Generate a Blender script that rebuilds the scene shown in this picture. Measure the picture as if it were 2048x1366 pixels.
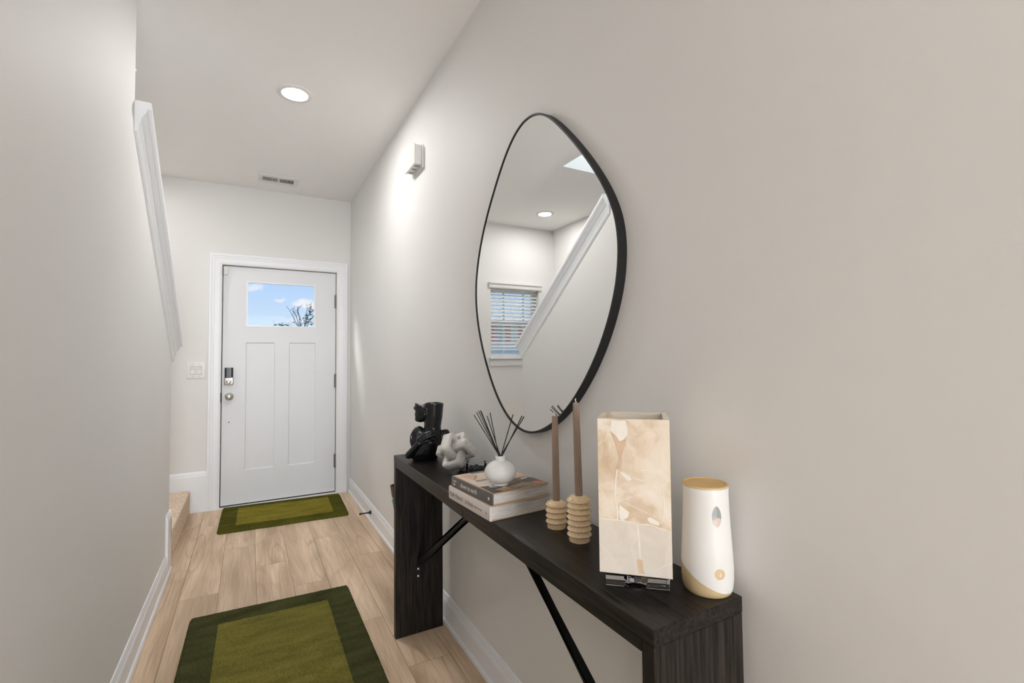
import bpy, bmesh, math, random
from mathutils import Vector, Matrix
random.seed(7)
SC = bpy.context.scene
for o in list(bpy.data.objects): bpy.data.objects.remove(o)
COL = SC.collection
# ------------------------------------------------------------------ camera
W, D, L, H = .8285, 4.6937, -.4171, 2.74      # right wall, door wall, left wall, ceiling
yaw, pitch, roll, camh = .5031, .0384, -.0093, 1.2523
fw = Vector((math.sin(yaw), math.cos(yaw), 0)); rt = Vector((math.cos(yaw), -math.sin(yaw), 0)); upv = Vector((0, 0, 1))
f3 = fw*math.cos(pitch)+upv*math.sin(pitch); u3 = -fw*math.sin(pitch)+upv*math.cos(pitch)
r4 = rt*math.cos(roll)+u3*math.sin(roll); u4 = -rt*math.sin(roll)+u3*math.cos(roll)
cd = bpy.data.cameras.new('camera'); cam = bpy.data.objects.new('camera', cd); COL.objects.link(cam)
M = Matrix((r4, u4, -f3)).transposed().to_4x4(); M.translation = Vector((0, 0, camh)); cam.matrix_world = M
cd.sensor_width = 36; cd.lens = 950.108/2048*36; cd.shift_y = -7.6185/2048; cd.clip_start = .02; cd.clip_end = 300
SC.camera = cam
# ------------------------------------------------------------------ exposure
vs = SC.view_settings
vs.view_transform = 'Standard'; vs.look = 'None'; vs.gamma = 1; vs.use_curve_mapping = False
vs.exposure = 1.60
LAMP = 94.0          # glow of the recessed lights and of the added rear fill
# ------------------------------------------------------------------ world: blue sky with a few clouds
wd = bpy.data.worlds.new('sky'); SC.world = wd; wd.use_nodes = True
nt = wd.node_tree; nt.nodes.clear(); N = nt.nodes.new; LK = nt.links.new
out = N('ShaderNodeOutputWorld'); bg = N('ShaderNodeBackground'); LK(bg.outputs[0], out.inputs[0])
tc = N('ShaderNodeTexCoord'); sep = N('ShaderNodeSeparateXYZ'); LK(tc.outputs['Generated'], sep.inputs[0])
rmp = N('ShaderNodeValToRGB'); LK(sep.outputs[2], rmp.inputs[0])
e = rmp.color_ramp.elements; e[0].position = 0; e[0].color = (.76, .87, 1, 1); e[1].position = .16; e[1].color = (.45, .66, 1, 1)
x_ = e.new(.08); x_.color = (.60, .78, 1, 1); x_ = e.new(.7); x_.color = (.25, .45, .95, 1)
nz = N('ShaderNodeTexNoise'); nz.inputs['Scale'].default_value = 45; nz.inputs['Detail'].default_value = 5
LK(tc.outputs['Generated'], nz.inputs['Vector'])
sub = N('ShaderNodeVectorMath'); sub.operation = 'SUBTRACT'; LK(nz.outputs['Color'], sub.inputs[0]); sub.inputs[1].default_value = (.5, .5, .5)
scl = N('ShaderNodeVectorMath'); scl.operation = 'SCALE'; LK(sub.outputs[0], scl.inputs[0]); scl.inputs['Scale'].default_value = .022
addv = N('ShaderNodeVectorMath'); addv.operation = 'ADD'; LK(tc.outputs['Generated'], addv.inputs[0]); LK(scl.outputs[0], addv.inputs[1])
prev = None
for (cx, cy, cz, sx, sz, amt) in ((.020, 4.7, 1.872, .016, .0062, .55), (.22, 4.7, 1.77, .013, .0038, .55), (.44, 4.7, 1.735, .022, .0085, .8), (-.5, 4.7, 2.3, .06, .02, .8),
                                  (-1.05, 4.7, 1.7, .06, .018, .8), (1.6, 4.7, 2.0, .08, .02, .8), (.36, 4.7, 1.60, .03, .006, .4)):
    d = Vector((cx, cy, cz-camh)).normalized()
    s1 = N('ShaderNodeVectorMath'); s1.operation = 'SUBTRACT'; LK(addv.outputs[0], s1.inputs[0]); s1.inputs[1].default_value = d
    m1 = N('ShaderNodeVectorMath'); m1.operation = 'MULTIPLY'; LK(s1.outputs[0], m1.inputs[0]); m1.inputs[1].default_value = (1/sx, 1/(3*sx), 1/sz)
    ln = N('ShaderNodeVectorMath'); ln.operation = 'LENGTH'; LK(m1.outputs[0], ln.inputs[0])
    mr = N('ShaderNodeMapRange'); mr.inputs['From Min'].default_value = 1.15; mr.inputs['From Max'].default_value = .55; mr.inputs['To Max'].default_value = amt
    LK(ln.outputs['Value'], mr.inputs['Value'])
    if prev is None: prev = mr.outputs[0]
    else:
        mx = N('ShaderNodeMath'); mx.operation = 'MAXIMUM'; LK(prev, mx.inputs[0]); LK(mr.outputs[0], mx.inputs[1]); prev = mx.outputs[0]
mixc = N('ShaderNodeMixRGB'); LK(prev, mixc.inputs[0]); LK(rmp.outputs[0], mixc.inputs[1]); mixc.inputs[2].default_value = (1, .98, .97, 1)
LK(mixc.outputs[0], bg.inputs[0]); bg.inputs[1].default_value = .32
sl = bpy.data.lights.new('sun', 'SUN'); sl.energy = 1.6; sl.angle = math.radians(25); sl.color = (1, .96, .9)
so = bpy.data.objects.new('sun', sl); COL.objects.link(so); so.rotation_euler = Vector((-.75, .42, .62)).to_track_quat('Z', 'Y').to_euler()
# ------------------------------------------------------------------ area lamps: an added rear fill, and daylight at the upper stair window
def area(name, loc, rot, sx, sy, power, col=(1, 1, 1)):
    l = bpy.data.lights.new(name, 'AREA'); l.shape = 'RECTANGLE'; l.size = sx; l.size_y = sy; l.energy = power; l.color = col
    o = bpy.data.objects.new(name, l); COL.objects.link(o); o.location = loc; o.rotation_euler = rot; return o
area('added_rear_fill', (.18, -3.66, 1.25), (math.radians(90), 0, 0), .95, 2.1, 38, (.955, .98, 1))          # added fill light behind the camera, set in an invented glazed door
area('daylight_upper_window', (-1.48, 1.7, 4.3), (0, math.radians(-90), 0), 1.2, 1.6, 15, (.82, .92, 1))            # window at the top of the stairwell

# ================================================================== materials
MATS = {}
def nodes(name):
    m = bpy.data.materials.new(name); m.use_nodes = True; MATS[name] = m
    return m, m.node_tree, m.node_tree.nodes['Principled BSDF']
def mat(name, col, rough=.5, metal=0, var=0, vscale=8, bump=0, bscale=200, stretch=(1, 1, 1), **kw):
    m, t, p = nodes(name)
    p.inputs['Base Color'].default_value = (*col, 1); p.inputs['Roughness'].default_value = rough; p.inputs['Metallic'].default_value = metal
    for k, v in kw.items(): p.inputs[k.replace('_', ' ')].default_value = v
    n, l = t.nodes.new, t.links.new
    if var or bump:
        tc = n('ShaderNodeTexCoord'); mp = n('ShaderNodeMapping'); mp.inputs['Scale'].default_value = stretch; l(tc.outputs['Object'], mp.inputs[0])
    if var:
        z = n('ShaderNodeTexNoise'); z.inputs['Scale'].default_value = vscale; z.inputs['Detail'].default_value = 6; l(mp.outputs[0], z.inputs[0])
        r = n('ShaderNodeValToRGB'); l(z.outputs[0], r.inputs[0])
        r.color_ramp.elements[0].position = .3; r.color_ramp.elements[1].position = .7
        r.color_ramp.elements[0].color = (*[c*(1-var) for c in col], 1); r.color_ramp.elements[1].color = (*[min(1, c*(1+var)) for c in col], 1)
        l(r.outputs[0], p.inputs['Base Color'])
    if bump:
        z2 = n('ShaderNodeTexNoise'); z2.inputs['Scale'].default_value = bscale; z2.inputs['Detail'].default_value = 3; l(mp.outputs[0], z2.inputs[0])
        b = n('ShaderNodeBump'); b.inputs['Strength'].default_value = bump; b.inputs['Distance'].default_value = .002; l(z2.outputs[0], b.inputs['Height']); l(b.outputs[0], p.inputs['Normal'])
    return m
wall_m = mat('wall_paint', (.775, .764, .747), .62, var=.015, vscale=1.5, bump=.12, bscale=160)
ceil_m = mat('ceiling_paint', (.91, .90, .885), .8, var=.012, vscale=1.2, bump=.05, bscale=120)
trim_m = mat('trim_paint', (.86, .875, .905), .32)
door_m = mat('door_paint', (.77, .785, .81), .38, var=.01, vscale=3)
white_m = mat('white_plastic', (.80, .79, .76), .35)
vent_m = mat('vent_enamel', (.78, .78, .75), .4)
dark_m = mat('dark_void', (.01, .01, .011), .9)
rubber_m = mat('black_rubber', (.015, .015, .016), .55)
gloss_black = mat('gloss_black', (.008, .01, .016), .12)
frame_m = mat('matte_black_metal', (.010, .010, .010), .5, Specular_IOR_Level=.3)
nickel_m = mat('satin_nickel', (.46, .44, .42), .3, 1, var=.06, vscale=60)
hinge_m = mat('hinge_metal', (.22, .21, .20), .45, 1)
steel_m = mat('bright_screw', (.8, .8, .78), .3, 1)
bust_m = mat('black_ceramic', (.005, .006, .008), .22, var=.2, vscale=20)
vase_m = mat('white_ceramic', (.74, .73, .715), .42)
reed_m = mat('black_reed', (.008, .008, .008), .7)
wick_m = mat('wick', (.9, .88, .84), .8)
tan_m = mat('tan_plastic', (.60, .45, .25), .42)
tan_top = mat('tan_lid', (.62, .40, .15), .4)
paper_m = mat('book_pages', (.60, .57, .53), .8, var=.28, vscale=30, stretch=(1, 1, 40))
cover_grey = mat('grey_cover', (.115, .105, .098), .38)
cover_edge = mat('tan_board', (.52, .38, .27), .5)
cover_pale = mat('pale_cover', (.66, .60, .57), .5)
text_w = mat('pale_lettering', (.72, .70, .66), .5)
text_g = mat('olive_lettering', (.24, .19, .13), .5)
grass_m = mat('lawn', (.10, .20, .05), .9, var=.3, vscale=5)
bark_m = mat('bark', (.20, .19, .19), .9)
leaf_m = mat('leaf', (.10, .22, .07), .7, var=.3, vscale=9)
leaf2_m = mat('leaf_dark', (.05, .13, .08), .7, var=.3, vscale=9)
siding_m = mat('white_siding', (.8, .8, .8), .7, var=.05, vscale=3)
shutter_m = mat('red_shutter', (.85, .20, .26), .6)
roof_m = mat('grey_roof', (.55, .55, .57), .8)
blind_m = bpy.data.materials.new('blind_slats'); blind_m.use_nodes = True
_t = blind_m.node_tree; _t.nodes.clear(); _o = _t.nodes.new('ShaderNodeOutputMaterial'); _m = _t.nodes.new('ShaderNodeMixShader'); _d = _t.nodes.new('ShaderNodeBsdfDiffuse'); _r = _t.nodes.new('ShaderNodeBsdfTranslucent')
_d.inputs[0].default_value = (.9, .9, .9, 1); _r.inputs[0].default_value = (.95, .95, .95, 1); _m.inputs[0].default_value = .45
_t.links.new(_d.outputs[0], _m.inputs[1]); _t.links.new(_r.outputs[0], _m.inputs[2]); _t.links.new(_m.outputs[0], _o.inputs[0])
stone_m = mat('dark_gravel', (.02, .03, .04), .25, var=.9, vscale=160, bump=1, bscale=260)
wax_m = mat('taupe_wax', (.34, .25, .19), .42, var=.06, vscale=40, Subsurface_Weight=.1, Subsurface_Radius=(.006, .004, .003))
planter_m = mat('brown_rim', (.20, .12, .07), .6, var=.2, vscale=60)
green_m = mat('green_glaze', (.10, .34, .22), .4)
amber = mat('amber_glint', (.9, .5, .25), .3)

def emis(name, col, s):
    m = bpy.data.materials.new(name); m.use_nodes = True; t = m.node_tree; t.nodes.clear()
    o = t.nodes.new('ShaderNodeOutputMaterial'); e = t.nodes.new('ShaderNodeEmission'); e.inputs[0].default_value = (*col, 1); e.inputs[1].default_value = s
    t.links.new(e.outputs[0], o.inputs[0]); return m
lamp_m = emis('lamp_glow', (1, .985, .965), LAMP*1.1); lamp_b = emis('stair_lamp_glow', (1, .98, .955), LAMP*.70); rear_fill_m = emis('rear_fill_glow', (1, .985, .965), LAMP*1.1)  # the last glow is for fill lights added behind the viewer

def pane(name, tint=(1, 1, 1), ior=1.3):
    m = bpy.data.materials.new(name); m.use_nodes = True; t = m.node_tree; t.nodes.clear(); n = t.nodes.new
    o = n('ShaderNodeOutputMaterial'); mx = n('ShaderNodeMixShader'); tr = n('ShaderNodeBsdfTransparent'); gl = n('ShaderNodeBsdfGlossy')
    tr.inputs[0].default_value = (*tint, 1); gl.inputs['Roughness'].default_value = .01; fr = n('ShaderNodeFresnel'); fr.inputs[0].default_value = ior
    t.links.new(fr.outputs[0], mx.inputs[0]); t.links.new(tr.outputs[0], mx.inputs[1]); t.links.new(gl.outputs[0], mx.inputs[2]); t.links.new(mx.outputs[0], o.inputs[0]); return m
pane_m = pane('window_pane', ior=1.09)
tumbler_m = pane('thin_glass', (.985, .99, .995), 1.16)
acr, t_, p_ = nodes('clear_acrylic')
p_.inputs['Transmission Weight'].default_value = 1; p_.inputs['Roughness'].default_value = .01; p_.inputs['IOR'].default_value = 1.49; p_.inputs['Base Color'].default_value = (.97, .97, .97, 1)
mirror_m = mat('mirror_glass', (.87, .88, .875), .004, 1)

def wood_floor():
    m, t, p = nodes('oak_planks'); n, l = t.nodes.new, t.links.new
    at = n('ShaderNodeAttribute'); at.attribute_name = 'rnd'; tc = n('ShaderNodeTexCoord')
    off = n('ShaderNodeVectorMath'); off.operation = 'SCALE'; l(at.outputs['Color'], off.inputs[0]); off.inputs['Scale'].default_value = 37
    ad = n('ShaderNodeVectorMath'); ad.operation = 'ADD'; l(tc.outputs['Object'], ad.inputs[0]); l(off.outputs[0], ad.inputs[1])
    mp = n('ShaderNodeMapping'); mp.inputs['Scale'].default_value = (7, .9, 1); l(ad.outputs[0], mp.inputs[0])
    big = n('ShaderNodeTexNoise'); big.inputs['Scale'].default_value = .8; big.inputs['Detail'].default_value = 1.2; big.inputs['Distortion'].default_value = .5; l(mp.outputs[0], big.inputs[0])
    ring = n('ShaderNodeMath'); ring.operation = 'MULTIPLY'; l(big.outputs[0], ring.inputs[0]); ring.inputs[1].default_value = 17
    fr = n('ShaderNodeMath'); fr.operation = 'PINGPONG'; fr.inputs[1].default_value = 1; l(ring.outputs[0], fr.inputs[0])
    mp2 = n('ShaderNodeMapping'); mp2.inputs['Scale'].default_value = (90, 2.2, 1); l(ad.outputs[0], mp2.inputs[0])
    fine = n('ShaderNodeTexNoise'); fine.inputs['Scale'].default_value = 1.6; fine.inputs['Detail'].default_value = 5; fine.inputs['Roughness'].default_value = .65; l(mp2.outputs[0], fine.inputs[0])
    mp3 = n('ShaderNodeMapping'); mp3.inputs['Scale'].default_value = (9, 1.3, 1); l(ad.outputs[0], mp3.inputs[0])
    tone = n('ShaderNodeTexNoise'); tone.inputs['Scale'].default_value = 1; tone.inputs['Detail'].default_value = 2; l(mp3.outputs[0], tone.inputs[0])
    r = n('ShaderNodeValToRGB'); l(tone.outputs[0], r.inputs[0]); e = r.color_ramp.elements
    e[0].position = .32; e[0].color = (.60, .43, .28, 1); e[1].position = .68; e[1].color = (.92, .71, .505, 1)
    def mul(a, b, f):
        x = n('ShaderNodeMixRGB'); x.blend_type = 'MULTIPLY'; x.inputs[0].default_value = f; l(a, x.inputs[1]); l(b, x.inputs[2]); return x.outputs[0]
    r2 = n('ShaderNodeValToRGB'); l(fr.outputs[0], r2.inputs[0]); e = r2.color_ramp.elements; e[0].position = 0; e[0].color = (.62, .52, .45, 1); e[1].position = .35; e[1].color = (1, 1, 1, 1)
    r3 = n('ShaderNodeValToRGB'); l(fine.outputs[0], r3.inputs[0]); e = r3.color_ramp.elements; e[0].position = .3; e[0].color = (.6, .54, .5, 1); e[1].position = .6; e[1].color = (1.0, 1, 1, 1)
    c = mul(r.outputs[0], r2.outputs[0], .25); c = mul(c, r3.outputs[0], .6)
    # oval cathedral figures scattered along the boards
    mp4 = n('ShaderNodeMapping'); mp4.inputs['Scale'].default_value = (5.2, .62, .001); l(ad.outputs[0], mp4.inputs[0])
    wob = n('ShaderNodeMixRGB'); wob.inputs[0].default_value = .10; l(mp4.outputs[0], wob.inputs[1]); l(big.outputs['Color'], wob.inputs[2])
    vo = n('ShaderNodeTexVoronoi'); vo.feature = 'F1'; vo.voronoi_dimensions = '2D'; vo.inputs['Scale'].default_value = 1.0; vo.inputs['Randomness'].default_value = .8; l(wob.outputs[0], vo.inputs[0])
    k1 = n('ShaderNodeMath'); k1.operation = 'MULTIPLY'; k1.inputs[1].default_value = 11; l(vo.outputs['Distance'], k1.inputs[0])
    k2 = n('ShaderNodeMath'); k2.operation = 'PINGPONG'; k2.inputs[1].default_value = 1; l(k1.outputs[0], k2.inputs[0])
    r5 = n('ShaderNodeValToRGB'); l(k2.outputs[0], r5.inputs[0]); e = r5.color_ramp.elements; e[0].position = 0; e[0].color = (.60, .50, .42, 1); e[1].position = .28; e[1].color = (1, 1, 1, 1)
    fd = n('ShaderNodeMapRange'); l(vo.outputs['Distance'], fd.inputs[0]); fd.inputs[1].default_value = .10; fd.inputs[2].default_value = .42; fd.inputs[3].default_value = .62; fd.inputs[4].default_value = 0
    x5 = n('ShaderNodeMixRGB'); x5.blend_type = 'MULTIPLY'; l(fd.outputs[0], x5.inputs[0]); l(c, x5.inputs[1]); l(r5.outputs[0], x5.inputs[2]); c = x5.outputs[0]
    hv = n('ShaderNodeHueSaturation'); l(c, hv.inputs['Color']); mrr = n('ShaderNodeMapRange'); l(at.outputs['Fac'], mrr.inputs[0]); mrr.inputs[3].default_value = .84; mrr.inputs[4].default_value = 1.12
    l(mrr.outputs[0], hv.inputs['Value']); l(hv.outputs[0], p.inputs['Base Color'])
    p.inputs['Roughness'].default_value = .42; p.inputs['Specular IOR Level'].default_value = .4
    b = n('ShaderNodeBump'); b.inputs['Strength'].default_value = .12; b.inputs['Distance'].default_value = .001; l(fine.outputs[0], b.inputs['Height']); l(b.outputs[0], p.inputs['Normal'])
    return m
floor_m = wood_floor()

def black_wood(name, axis, base=(.002, .0018, .0016), hi=(.032, .024, .019)):
    m, t, p = nodes(name); n, l = t.nodes.new, t.links.new
    tc = n('ShaderNodeTexCoord'); mp = n('ShaderNodeMapping'); l(tc.outputs['Object'], mp.inputs[0])
    sc = [60, 60, 60]; sc['xyz'.index(axis)] = 2.2; mp.inputs['Scale'].default_value = sc
    z = n('ShaderNodeTexNoise'); z.inputs['Scale'].default_value = 3; z.inputs['Detail'].default_value = 6; z.inputs['Distortion'].default_value = .5; z.inputs['Roughness'].default_value = .6; l(mp.outputs[0], z.inputs[0])
    r = n('ShaderNodeValToRGB'); l(z.outputs[0], r.inputs[0]); e = r.color_ramp.elements
    e[0].position = .38; e[0].color = (*base, 1); e[1].position = .68; e[1].color = (*hi, 1); l(r.outputs[0], p.inputs['Base Color'])
    b = n('ShaderNodeBump'); b.inputs['Strength'].default_value = .35; b.inputs['Distance'].default_value = .0012; l(z.outputs[0], b.inputs['Height']); l(b.outputs[0], p.inputs['Normal'])
    p.inputs['Roughness'].default_value = .36; p.inputs['Specular IOR Level'].default_value = .25; return m
bw_y = black_wood('black_oak_along', 'y'); bw_z = black_wood('black_oak_upright', 'z')

def pile(name, col, var=.25, sc=30):
    m, t, p = nodes(name); n, l = t.nodes.new, t.links.new
    tc = n('ShaderNodeTexCoord'); mp = n('ShaderNodeMapping'); mp.inputs['Scale'].default_value = (1, 3.2, 1); l(tc.outputs['Object'], mp.inputs[0])
    a = n('ShaderNodeTexNoise'); a.inputs['Scale'].default_value = 5; a.inputs['Detail'].default_value = 5; l(mp.outputs[0], a.inputs[0])
    b_ = n('ShaderNodeTexNoise'); b_.inputs['Scale'].default_value = 130; b_.inputs['Detail'].default_value = 3; l(mp.outputs[0], b_.inputs[0])
    r = n('ShaderNodeValToRGB'); l(a.outputs[0], r.inputs[0]); e = r.color_ramp.elements
    e[0].position = .32; e[0].color = (*[c*(1-var) for c in col], 1); e[1].position = .68; e[1].color = (*[c*(1+var) for c in col], 1)
    r2 = n('ShaderNodeValToRGB'); l(b_.outputs[0], r2.inputs[0]); e = r2.color_ramp.elements; e[0].position = .35; e[0].color = (.45, .45, .45, 1); e[1].position = .62; e[1].color = (1.15, 1.15, 1.15, 1)
    x = n('ShaderNodeMixRGB'); x.blend_type = 'MULTIPLY'; x.inputs[0].default_value = .8; l(r.outputs[0], x.inputs[1]); l(r2.outputs[0], x.inputs[2]); l(x.outputs[0], p.inputs['Base Color'])
    p.inputs['Roughness'].default_value = .95; p.inputs['Specular IOR Level'].default_value = .02
    bb = n('ShaderNodeBump'); bb.inputs['Strength'].default_value = .8; bb.inputs['Distance'].default_value = .004; l(b_.outputs[0], bb.inputs['Height']); l(bb.outputs[0], p.inputs['Normal'])
    return m
rug_dark = pile('rug_dark_olive', (.072, .073, .028)); rug_light = pile('rug_olive', (.200, .176, .042), .2)
mat_dark = pile('doormat_dark_olive', (.095, .092, .016)); mat_light = pile('doormat_olive', (.25, .21, .032), .18)
carpet_m = mat('beige_carpet', (.74, .56, .42), .95, var=.42, vscale=95, bump=1, bscale=110)

def marble():
    m, t, p = nodes('white_marble'); n, l = t.nodes.new, t.links.new
    tc = n('ShaderNodeTexCoord'); a = n('ShaderNodeTexNoise'); a.inputs['Scale'].default_value = 11; a.inputs['Detail'].default_value = 6; a.inputs['Distortion'].default_value = 1.2; l(tc.outputs['Object'], a.inputs[0])
    r = n('ShaderNodeValToRGB'); l(a.outputs[0], r.inputs[0]); e = r.color_ramp.elements
    e[0].position = .47; e[0].color = (.68, .655, .62, 1); e[1].position = .56; e[1].color = (.70, .675, .64, 1); k = e.new(.508); k.color = (.52, .50, .47, 1); k = e.new(.49); k.color = (.66, .64, .60, 1)
    l(r.outputs[0], p.inputs['Base Color']); p.inputs['Roughness'].default_value = .38; return m
marble_m = marble()
def onyx(name, c0, c1, c2):
    m, t, p = nodes(name); n, l = t.nodes.new, t.links.new
    tc = n('ShaderNodeTexCoord'); w = n('ShaderNodeTexNoise'); w.inputs['Scale'].default_value = 7; w.inputs['Detail'].default_value = 4; l(tc.outputs['Object'], w.inputs[0])
    mxv = n('ShaderNodeMixRGB'); mxv.inputs[0].default_value = .12; l(tc.outputs['Object'], mxv.inputs[1]); l(w.outputs['Color'], mxv.inputs[2])
    a = n('ShaderNodeTexNoise'); a.inputs['Scale'].default_value = 13; a.inputs['Detail'].default_value = 7; a.inputs['Roughness'].default_value = .6; a.inputs['Distortion'].default_value = .8; l(mxv.outputs[0], a.inputs[0])
    r = n('ShaderNodeValToRGB'); l(a.outputs[0], r.inputs[0]); e = r.color_ramp.elements
    e[0].position = .34; e[0].color = (*c0, 1); e[1].position = .72; e[1].color = (*c2, 1); k = e.new(.52); k.color = (*c1, 1)
    v = n('ShaderNodeTexVoronoi'); v.feature = 'DISTANCE_TO_EDGE'; v.inputs['Scale'].default_value = 9; l(mxv.outputs[0], v.inputs[0])
    rv = n('ShaderNodeValToRGB'); l(v.outputs[0], rv.inputs[0]); e = rv.color_ramp.elements; e[0].position = 0; e[0].color = (.28, .28, .28, 1); e[1].position = .035; e[1].color = (0, 0, 0, 1)
    x = n('ShaderNodeMixRGB'); l(rv.outputs[0], x.inputs[0]); l(r.outputs[0], x.inputs[1]); x.inputs[2].default_value = (.84, .76, .66, 1)
    l(x.outputs[0], p.inputs['Base Color']); p.inputs['Roughness'].default_value = .28
    p.inputs['Subsurface Weight'].default_value = .1; p.inputs['Subsurface Radius'].default_value = (.02, .014, .008); p.inputs['Subsurface Scale'].default_value = .5
    return m
onyx_m = onyx('onyx_beige', (.56, .42, .28), (.74, .64, .52), (.80, .73, .64))
onyx_pale = onyx('onyx_pale', (.69, .61, .51), (.73, .66, .57), (.77, .71, .63))
onyx_white = mat('onyx_white_inlay', (.80, .745, .665), .3, var=.05, vscale=30)
onyx_brown = mat('onyx_brown_inlay', (.58, .42, .30), .3, var=.1, vscale=30)
onyx_tan = mat('onyx_tan_stain', (.68, .50, .34), .3, var=.12, vscale=60)
trav_m = mat('travertine', (.92, .68, .42), .14, var=.14, vscale=150)

# ================================================================== mesh helpers
def BM(): return bmesh.new()
def box(bm, x0, x1, y0, y1, z0, z1, bev=0, seg=2):
    v = [bm.verts.new(p) for p in ((x0, y0, z0), (x1, y0, z0), (x1, y1, z0), (x0, y1, z0), (x0, y0, z1), (x1, y0, z1), (x1, y1, z1), (x0, y1, z1))]
    fs = [bm.faces.new([v[i] for i in q]) for q in ((3, 2, 1, 0), (4, 5, 6, 7), (0, 1, 5, 4), (1, 2, 6, 5), (2, 3, 7, 6), (3, 0, 4, 7))]
    if bev: bmesh.ops.bevel(bm, geom=list({e for f in fs for e in f.edges}), offset=bev, segments=seg, affect='EDGES', profile=.6)
    return v
def lathe(bm, prof, c=(0, 0), seg=48, sx=1, sy=1, close=True):
    rings = []
    for r, z in prof:
        rings.append([bm.verts.new((c[0]+r*sx*math.cos(2*math.pi*i/seg), c[1]+r*sy*math.sin(2*math.pi*i/seg), z)) for i in range(seg)])
    for a, b in zip(rings, rings[1:]):
        for i in range(seg): bm.faces.new((a[i], a[(i+1) % seg], b[(i+1) % seg], b[i]))
    if close:
        bm.faces.new(list(reversed(rings[0]))); bm.faces.new(rings[-1])
def tube(bm, pts, r, seg=10, caps=True):
    pts = [Vector(p) for p in pts]; rs = r if isinstance(r, (list, tuple)) else [r]*len(pts); rings = []
    t0 = (pts[1]-pts[0]).normalized(); ref = Vector((0, 0, 1)) if abs(t0.z) < .9 else Vector((1, 0, 0)); n = t0.cross(ref).normalized()
    for i, p in enumerate(pts):
        t = (pts[min(i+1, len(pts)-1)]-pts[max(i-1, 0)]).normalized(); n = (n-t*n.dot(t)).normalized(); b = t.cross(n)
        rings.append([bm.verts.new(p+(n*math.cos(2*math.pi*k/seg)+b*math.sin(2*math.pi*k/seg))*rs[i]) for k in range(seg)])
    for a, b in zip(rings, rings[1:]):
        for i in range(seg): bm.faces.new((a[i], a[(i+1) % seg], b[(i+1) % seg], b[i]))
    if caps: bm.faces.new(list(reversed(rings[0]))); bm.faces.new(rings[-1])
def prism(bm, poly, o, U, V, A):
    """polygon poly (u,v) in plane (U,V) at o, swept along vector A"""
    o, U, V, A = Vector(o), Vector(U), Vector(V), Vector(A)
    a = [bm.verts.new(o+U*u+V*v) for u, v in poly]; b = [bm.verts.new(o+U*u+V*v+A) for u, v in poly]
    n = len(poly); bm.faces.new(a); bm.faces.new(list(reversed(b)))
    for i in range(n): bm.faces.new((a[i], b[i], b[(i+1) % n], a[(i+1) % n]))
def sph(bm, c, r, M=None, u=24, v=14):
    if not isinstance(r, (tuple, list)): r = (r, r, r)
    T = Matrix.Translation(c) @ (M if M else Matrix.Identity(4)) @ Matrix.Diagonal((*r, 1))
    bmesh.ops.create_uvsphere(bm, u_segments=u, v_segments=v, radius=1, matrix=T)
def obj(name, bm, m, parent=None, smooth=False, kind=None, label=None, angle=None):
    me = bpy.data.meshes.new(name); bmesh.ops.recalc_face_normals(bm, faces=bm.faces[:]); bm.to_mesh(me); bm.free()
    for k in (m if isinstance(m, (list, tuple)) else [m]): me.materials.append(k)
    return objm(name, me, parent, smooth, kind, label, angle)
def objm(name, me, parent=None, smooth=False, kind=None, label=None, angle=None):
    if smooth:
        me.polygons.foreach_set('use_smooth', [True]*len(me.polygons))
        if angle: me.set_sharp_from_angle(angle=math.radians(angle))
    o = bpy.data.objects.new(name, me); COL.objects.link(o)
    if parent:
        o.parent = parent
        q = parent; off = Matrix.Identity(4)
        o.matrix_parent_inverse = WM[parent.name].inverted()
    WM[o.name] = Matrix.Identity(4)
    if kind: o['kind'] = kind
    if label: o['label'] = label
    return o
WM = {}
def tag(o, label, cat, group=None, kind=None):
    o['label'] = label; o['category'] = cat
    if group: o['group'] = group
    if kind: o['kind'] = kind
    return o
def thing(name, label, cat, loc=(0, 0, 0), group=None, kind=None):
    o = bpy.data.objects.new(name, None); COL.objects.link(o); o.location = loc; o.empty_display_size = .05
    WM[o.name] = Matrix.Translation(loc); return tag(o, label, cat, group, kind)
def struct(name, bm, m, parent=None, **k): return obj(name, bm, m, parent, kind='structure', **k)
def evalmesh(bm, mods):
    me = bpy.data.meshes.new('tmp'); bmesh.ops.recalc_face_normals(bm, faces=bm.faces[:]); bm.to_mesh(me); bm.free()
    o = bpy.data.objects.new('tmp', me); COL.objects.link(o)
    for f in mods: f(o)
    bpy.context.view_layer.update(); dg = bpy.context.evaluated_depsgraph_get()
    r = bpy.data.meshes.new_from_object(o.evaluated_get(dg)); bpy.data.objects.remove(o); return r
def text_mesh(s, size, depth=.0002, sx=1.0, align='LEFT', spacing=1.0, line=1.0):
    c = bpy.data.curves.new('t', 'FONT'); c.body = s; c.size = size; c.extrude = depth; c.align_x = align; c.space_character = spacing; c.space_line = line
    o = bpy.data.objects.new('t', c); COL.objects.link(o); bpy.context.view_layer.update()
    me = bpy.data.meshes.new_from_object(o.evaluated_get(bpy.context.evaluated_depsgraph_get())); bpy.data.objects.remove(o)
    me.transform(Matrix.Diagonal((sx, 1, 1, 1))); return me
def basis(o, X, Y):
    X = Vector(X).normalized(); Y = Vector(Y).normalized(); Z = X.cross(Y); m = Matrix((X, Y, Z)).transposed().to_4x4(); m.translation = Vector(o); return m

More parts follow.
